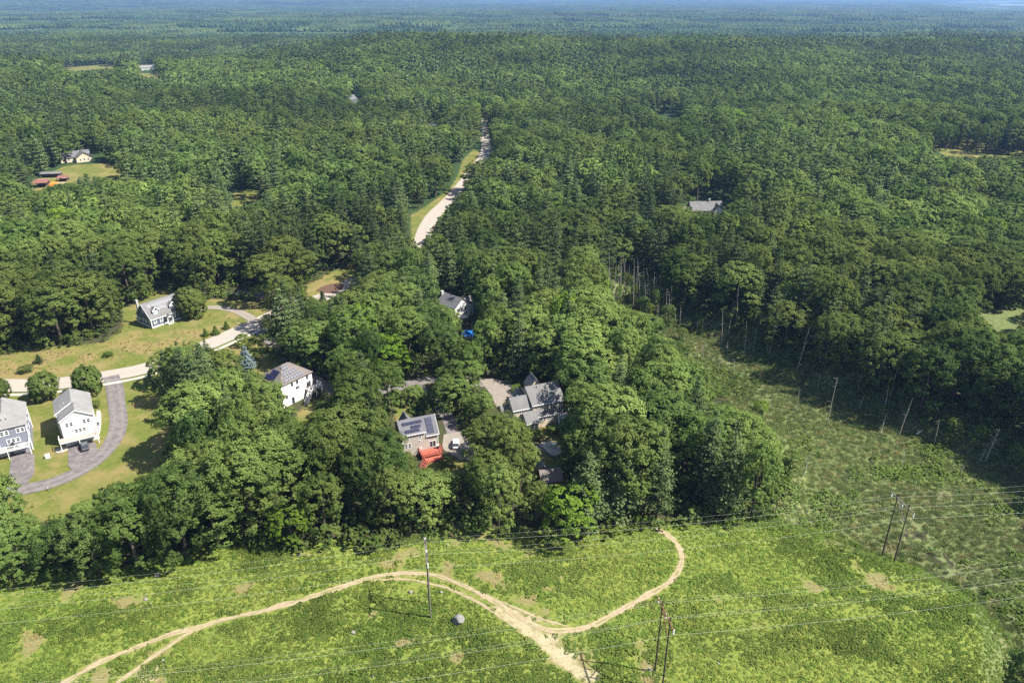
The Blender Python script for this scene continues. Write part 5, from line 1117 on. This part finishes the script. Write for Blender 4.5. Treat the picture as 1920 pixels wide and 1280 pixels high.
# ------------------------------------------------------------------ rocks
def rock(px, py, s, label, m=None, flat=.75, name='boulder', sd_=0):
    x, y, z = atg(px, py); m = m or M_rockp; r = np.random.RandomState(int(px * 7 + py)); import bmesh
    bm = bmesh.new(); s *= .7 if s < 2 else 1.1; bmesh.ops.create_icosphere(bm, subdivisions=2 if s < .6 else 3, radius=s / 2)
    pl = [(Vector(unit(r, 1)[0]), r.uniform(.48, .85) * s / 2) for _ in range(14)]
    for v in bm.verts:
        for nn, dd in pl:
            k = v.co.dot(nn)
            if k > dd: v.co -= nn * (k - dd) * .85
        v.co.z *= flat; v.co.z = max(v.co.z, -s * .2)
    me = bpy.data.meshes.new(name); bm.to_mesh(me); bm.free(); me.materials.append(m); o = link(name, me); o.location = (x, y, z + s * .16); o.rotation_euler = (0, 0, r.uniform(0, 6)); return tag(o, label, 'rock')
rock(860, 1166, 2.35, 'large grey boulder alone in the green cover between the two pole pairs', M_rock, .95)
rock(663, 1187, 1.5, 'medium grey boulder left of the largest boulder', M_rockp)
for q in ((295, 1080, 1.7, 'pale rock at the foot of the wood by the left meadow edge'), (273, 1124, 1.3, 'flat white rock in the left meadow'), (283, 1132, .9, 'small white rock just below the flat white one'), (307, 1239, 1.3, 'pale rock at the corner of the green patch by the lower trail'), (827, 1110, 1.3, 'low pale rock between the trail loop and the largest boulder'), (731, 1030, 1.1, 'bright rock at the wood edge above the trail crest'), (648, 1160, .8, 'small bright rock above the medium grey boulder'), (775, 1172, .8, 'small grey rock left of the largest boulder'),
          (700, 1268, .9, 'tiny white rock at the bottom centre-left of the green cover'), (1347, 1243, .8, 'tiny white rock right of the foreground pole pair'), (840, 1022, .9, 'grey rock in the green cover above the trail crest'), (563, 1040, 1.4, 'pale flat rock in the grass under the middle trees'), (770, 1110, 1.6, 'flat weathered rock just below the trail at the pole'), (340, 1128, .5, 'little pale stone in the left meadow'), (148, 1206, .5, 'little stone in the lower left dry patch'), (1218, 1256, 1.2, 'stone slab at the foot of the foreground pole pair')): rock(*q[:3], q[3])
for k in range(26): rock(rs.uniform(268, 312), rs.uniform(1252, 1275), rs.uniform(.15, .5), 'small white stone of the rubble heap where the lower trail forks', None, .7, 'rubble_stone')['group'] = 'rubble stones by the lower trail'
for k in range(60):
    f = rs.uniform(0, 1); a_ = 975 + f * 120 + rs.uniform(-22, 22); b_ = 1165 + f * 92 + rs.uniform(-18, 18); rock(a_, b_, rs.uniform(.12, .38), 'small pale stone scattered on the rocky trail branch', None, .7, 'trail_stone')['group'] = 'stones on the rocky trail branch'

# ------------------------------------------------------------------ power line
LD = Vector((100, 17.1, 0)).normalized(); AD = Vector((LD.y, -LD.x, 0))       # along the line, along the arms
def hframe(c, zg, label, hp, m, arm_m, sep=3.8, over=1.9):
    t = thing('power_pole_pair', label, 'utility pole', (c[0], c[1], zg), 0, 'two-legged wooden line supports')
    for s in (-1, 1): q = MB(); p = AD * s * sep / 2; q.tube([p + Vector((0, 0, -1)), p + Vector((0, 0, hp))], [.17, .12], m, 8); q.build('pole', t)
    q = MB(); L = sep / 2 + over; za = hp - .9; q.beam(-AD * L + Vector((0, 0, za)) - LD * .2, AD * L + Vector((0, 0, za)) - LD * .2, .16, .24, arm_m); q.build('crossarm', t)
    q = MB(); q.beam(-AD * sep / 2 + Vector((0, 0, za - .3)), AD * sep / 2 + Vector((0, 0, za - 4.2)), .1, .14, arm_m); q.build('brace', t)
    q = MB(); q.beam(AD * sep / 2 + Vector((0, 0, za - .3)), -AD * sep / 2 + Vector((0, 0, za - 4.2)), .1, .14, arm_m); q.build('brace', t)
    for k in (-1, 0, 1):
        q = MB(); p = AD * k * L * .96 + Vector((0, 0, za - .1))
        for i in range(7): q.tube([p + Vector((0, 0, -.16 * i - .12)), p + Vector((0, 0, -.16 * i - .06))], .12, M_ins, 8)
        q.tube([p, p + Vector((0, 0, -1.25))], .03, M_ins, 5); q.build('insulator', t)
    return t
def wire(pa, pb, label, sag=1.9, r=.012):
    m = MB(); P = []
    for i in range(25): f = i / 24; P.append(Vector(pa).lerp(Vector(pb), f) - Vector((0, 0, sag * 4 * f * (1 - f))))
    m.tube(P, r, M_wire, 4); tag(m.build('power_line'), label, 'wire', 'power line conductors')
def run(c0, spans, zs, hp, names, sep=3.8, over=1.9):
    L = (sep / 2 + over) * .96
    for (a, b), nm in zip(zip(spans[:-1], spans[1:]), names):
        pa = Vector((c0[0], c0[1], 0)) + LD * a; pb = Vector((c0[0], c0[1], 0)) + LD * b; za = zs[spans.index(a)] + hp; zb = zs[spans.index(b)] + hp
        for k, w_ in ((-1, 'far'), (0, 'middle'), (1, 'near')): wire(pa + AD * L * k + Vector((0, 0, za - 2.25)), pb + AD * L * k + Vector((0, 0, zb - 2.25)), '%s low conductor of %s' % (w_, nm))
        for s, w_ in ((-1, 'far'), (1, 'near')): wire(pa + AD * sep / 2 * s + Vector((0, 0, za + .02)), pb + AD * sep / 2 * s + Vector((0, 0, zb + .02)), '%s pole-top wire of %s' % (w_, nm), 1.2, .007)
cA = (83.6, 130.1); cB = (26.4, 96.2); gA = H(*cA); g3 = H(cA[0] - LD.x * 101.5, cA[1] - LD.y * 101.5); gB = H(*cB)
hframe(cA, gA, 'dark two-legged pole support standing at the meadow rim beside the marsh', 16.6, M_pole, M_pole2)
c3 = (cA[0] - LD.x * 101.5, cA[1] - LD.y * 101.5); hframe(c3, g3, 'two-legged pole support seen end-on beside the upper trail bend', 16.4, M_pole2, M_pole2)
hframe(cB, gB, 'dark-legged pole support with reddish crossarm at the foreground trail end', 16.8, M_pole, M_rustarm)
run(cA, [-204, -101.5, 0, 105], [0, g3, gA, -5], 16.6, ['the back line left of the end-on poles', 'the back line between the end-on and marsh poles', 'the back line right of the marsh poles'])
run(cB, [-101, 0, 104], [0, gB, -1], 16.8, ['the front line left of the foreground poles', 'the front line right of the foreground poles'])

# ------------------------------------------------------------------ vehicles and yard things
def car(px, py, rz, paint, label, dz=.13, van=False):
    x, y, z = atg(px, py); t = thing('parked_car', label, 'car', (x, y, z + dz), R(rz)); L, W = 4.7, 1.88
    def loft(S, m, name, par=t):                   # cross sections along the length: (y, half width, z0, z1)
        q = MB(); V = []
        for yy, hw, z0, z1 in S: V += [(-hw, yy, z0), (-hw * 1.02, yy, (z0 + z1) / 2), (-hw * .9, yy, z1), (hw * .9, yy, z1), (hw * 1.02, yy, (z0 + z1) / 2), (hw, yy, z0)]
        n = len(S); F = [tuple(range(6)), tuple((n - 1) * 6 + i for i in range(6))[::-1]] + [(i * 6 + j, i * 6 + (j + 1) % 6, (i + 1) * 6 + (j + 1) % 6, (i + 1) * 6 + j) for i in range(n - 1) for j in range(6)]
        q.poly(V, F, m); return q.build(name, par)
    loft([(-2.35, .78, .45, .72), (-2.2, .9, .32, .95), (-1.2, .94, .28, 1.02), (0, .94, .28, 1.02), (1.3, .93, .28, 1.0), (2.1, .88, .32, .88), (2.35, .72, .42, .7)], paint, 'body')
    loft([(-2.05, .78, 1.0, 1.1), (-1.6, .80, 1.0, 1.66), (-.2, .80, 1.0, 1.72), (.55, .78, 1.0, 1.62), (1.25, .76, .98, 1.04)], M_glass, 'glasshouse')
    loft([(-1.65, .70, 1.66, 1.72), (-.2, .72, 1.70, 1.78), (.45, .66, 1.62, 1.69)], paint, 'roof')
    for sx in (-1, 1):
        for sy in (-1.42, 1.42): q = MB(); q.tube([(sx * .74, sy, .34), (sx * .97, sy, .34)], .34, M_black, 14); w_ = q.build('wheel', t); q = MB(); q.tube([(sx * .90, sy, .34), (sx * .985, sy, .34)], .19, M_alu, 10); q.build('rim', w_)
        q = MB(); q.box(sx * .62 - .15, 2.18, .62, sx * .62 + .15, 2.33, .76, M_lamp); q.build('headlight', t); q = MB(); q.box(sx * .72 - .1, -2.33, .7, sx * .72 + .1, -2.2, .92, M_redsd); q.build('tail_light', t)
        q = MB(); q.box(sx * 1.0 - .1, .75, .98, sx * 1.0 + .1, .9, 1.12, paint); q.build('mirror', t)
car(160, 840, 33, M_carg, 'dark grey car parked below the deck of the white three-level house', .2)
car(855, 836, 3, M_carw, 'white car parked in tree shade beside the tan house', .2)
def yard(name, label, cat, px, py, fn, rz=0, dz=0.0):
    x, y, z = atg(px, py); t = thing(name, label, cat, (x, y, z + dz), R(rz)); fn(t); return t
def ac(t): MB().box(-.4, -.4, 0, .4, .4, .12, M_found).build('base', t); q = MB(); q.box(-.36, -.36, .12, .36, .36, .85, M_carg); q.build('cabinet', t); q = MB(); q.tube([(0, 0, .85), (0, 0, .9)], .3, M_black, 12); q.build('fan_grille', t)
yard('air_conditioner', 'dark air conditioner box nearer the road beside the white three-level house', 'air conditioner', 184, 797, ac, 31)['group'] = 'air conditioners beside the white house'
yard('air_conditioner', 'dark air conditioner box nearer the deck beside the white three-level house', 'air conditioner', 182, 806, ac, 31)['group'] = 'air conditioners beside the white house'
def ubox(t): MB().box(-.55, -.45, -.05, .55, .45, .12, M_found).build('base', t); q = MB(); q.box(-.48, -.38, .12, .48, .38, .95, M_white); q.slab([(-.52, -.42, 1.0), (.52, -.42, 1.0), (.52, .42, 1.08), (-.52, .42, 1.08)], .07, M_white); q.build('cabinet', t)
yard('utility_cabinet', 'white utility cabinet on the grass between the two driveways', 'utility box', 90, 858, ubox, 20)
def ped(t): q = MB(); q.tube([(0, 0, -.1), (0, 0, .9)], .12, M_pole2, 8); q.build('post', t); q = MB(); q.tube([(0, 0, .9), (0, 0, 1.15)], [.17, .1], M_alu, 8); q.build('cap', t)
yard('utility_pedestal', 'short grey utility post at the lower edge of the curved drive', 'post', 91, 920, ped)
def mbx(t): MB().box(-.05, -.05, -.1, .05, .05, 1.1, M_trim).build('post', t); q = MB(); q.tube([(0, -.28, 1.22), (0, .28, 1.22)], .14, M_black, 10); q.build('mailbox_box', t)
yard('mailbox', 'small mailbox where the driveway of the blue house meets the road', 'mailbox', 447, 608, mbx)
def up(t): q = MB(); q.tube([(0, 0, -.5), (0, 0, 8.5)], [.16, .11], M_pole2, 7); q.build('pole', t); q = MB(); q.beam((-.9, 0, 7.9), (.9, 0, 7.9), .1, .12, M_pole2); q.build('crossarm', t)
yard('utility_pole', 'single thin utility pole at the dark wood edge behind the side road', 'utility pole', 528, 547, up)
# concrete strips beside the white and grey houses
pad('side_path', pts([(181, 770), (190, 768), (190, 800), (186, 818), (180, 822)]), M_walk, .12)
pad('garden_apron', pts([(104, 842), (129, 834), (130, 845), (104, 852)]), M_walk, .12)
BED = pts([(592, 545), (606, 536), (632, 531), (648, 534), (640, 545), (618, 552)]); m = mat('bark_mulch', .95, .1)[0]; m.node_tree.nodes['Principled BSDF'].inputs['Base Color'].default_value = (.10, .06, .045, 1); pad('planting_bed', BED, m, .12)
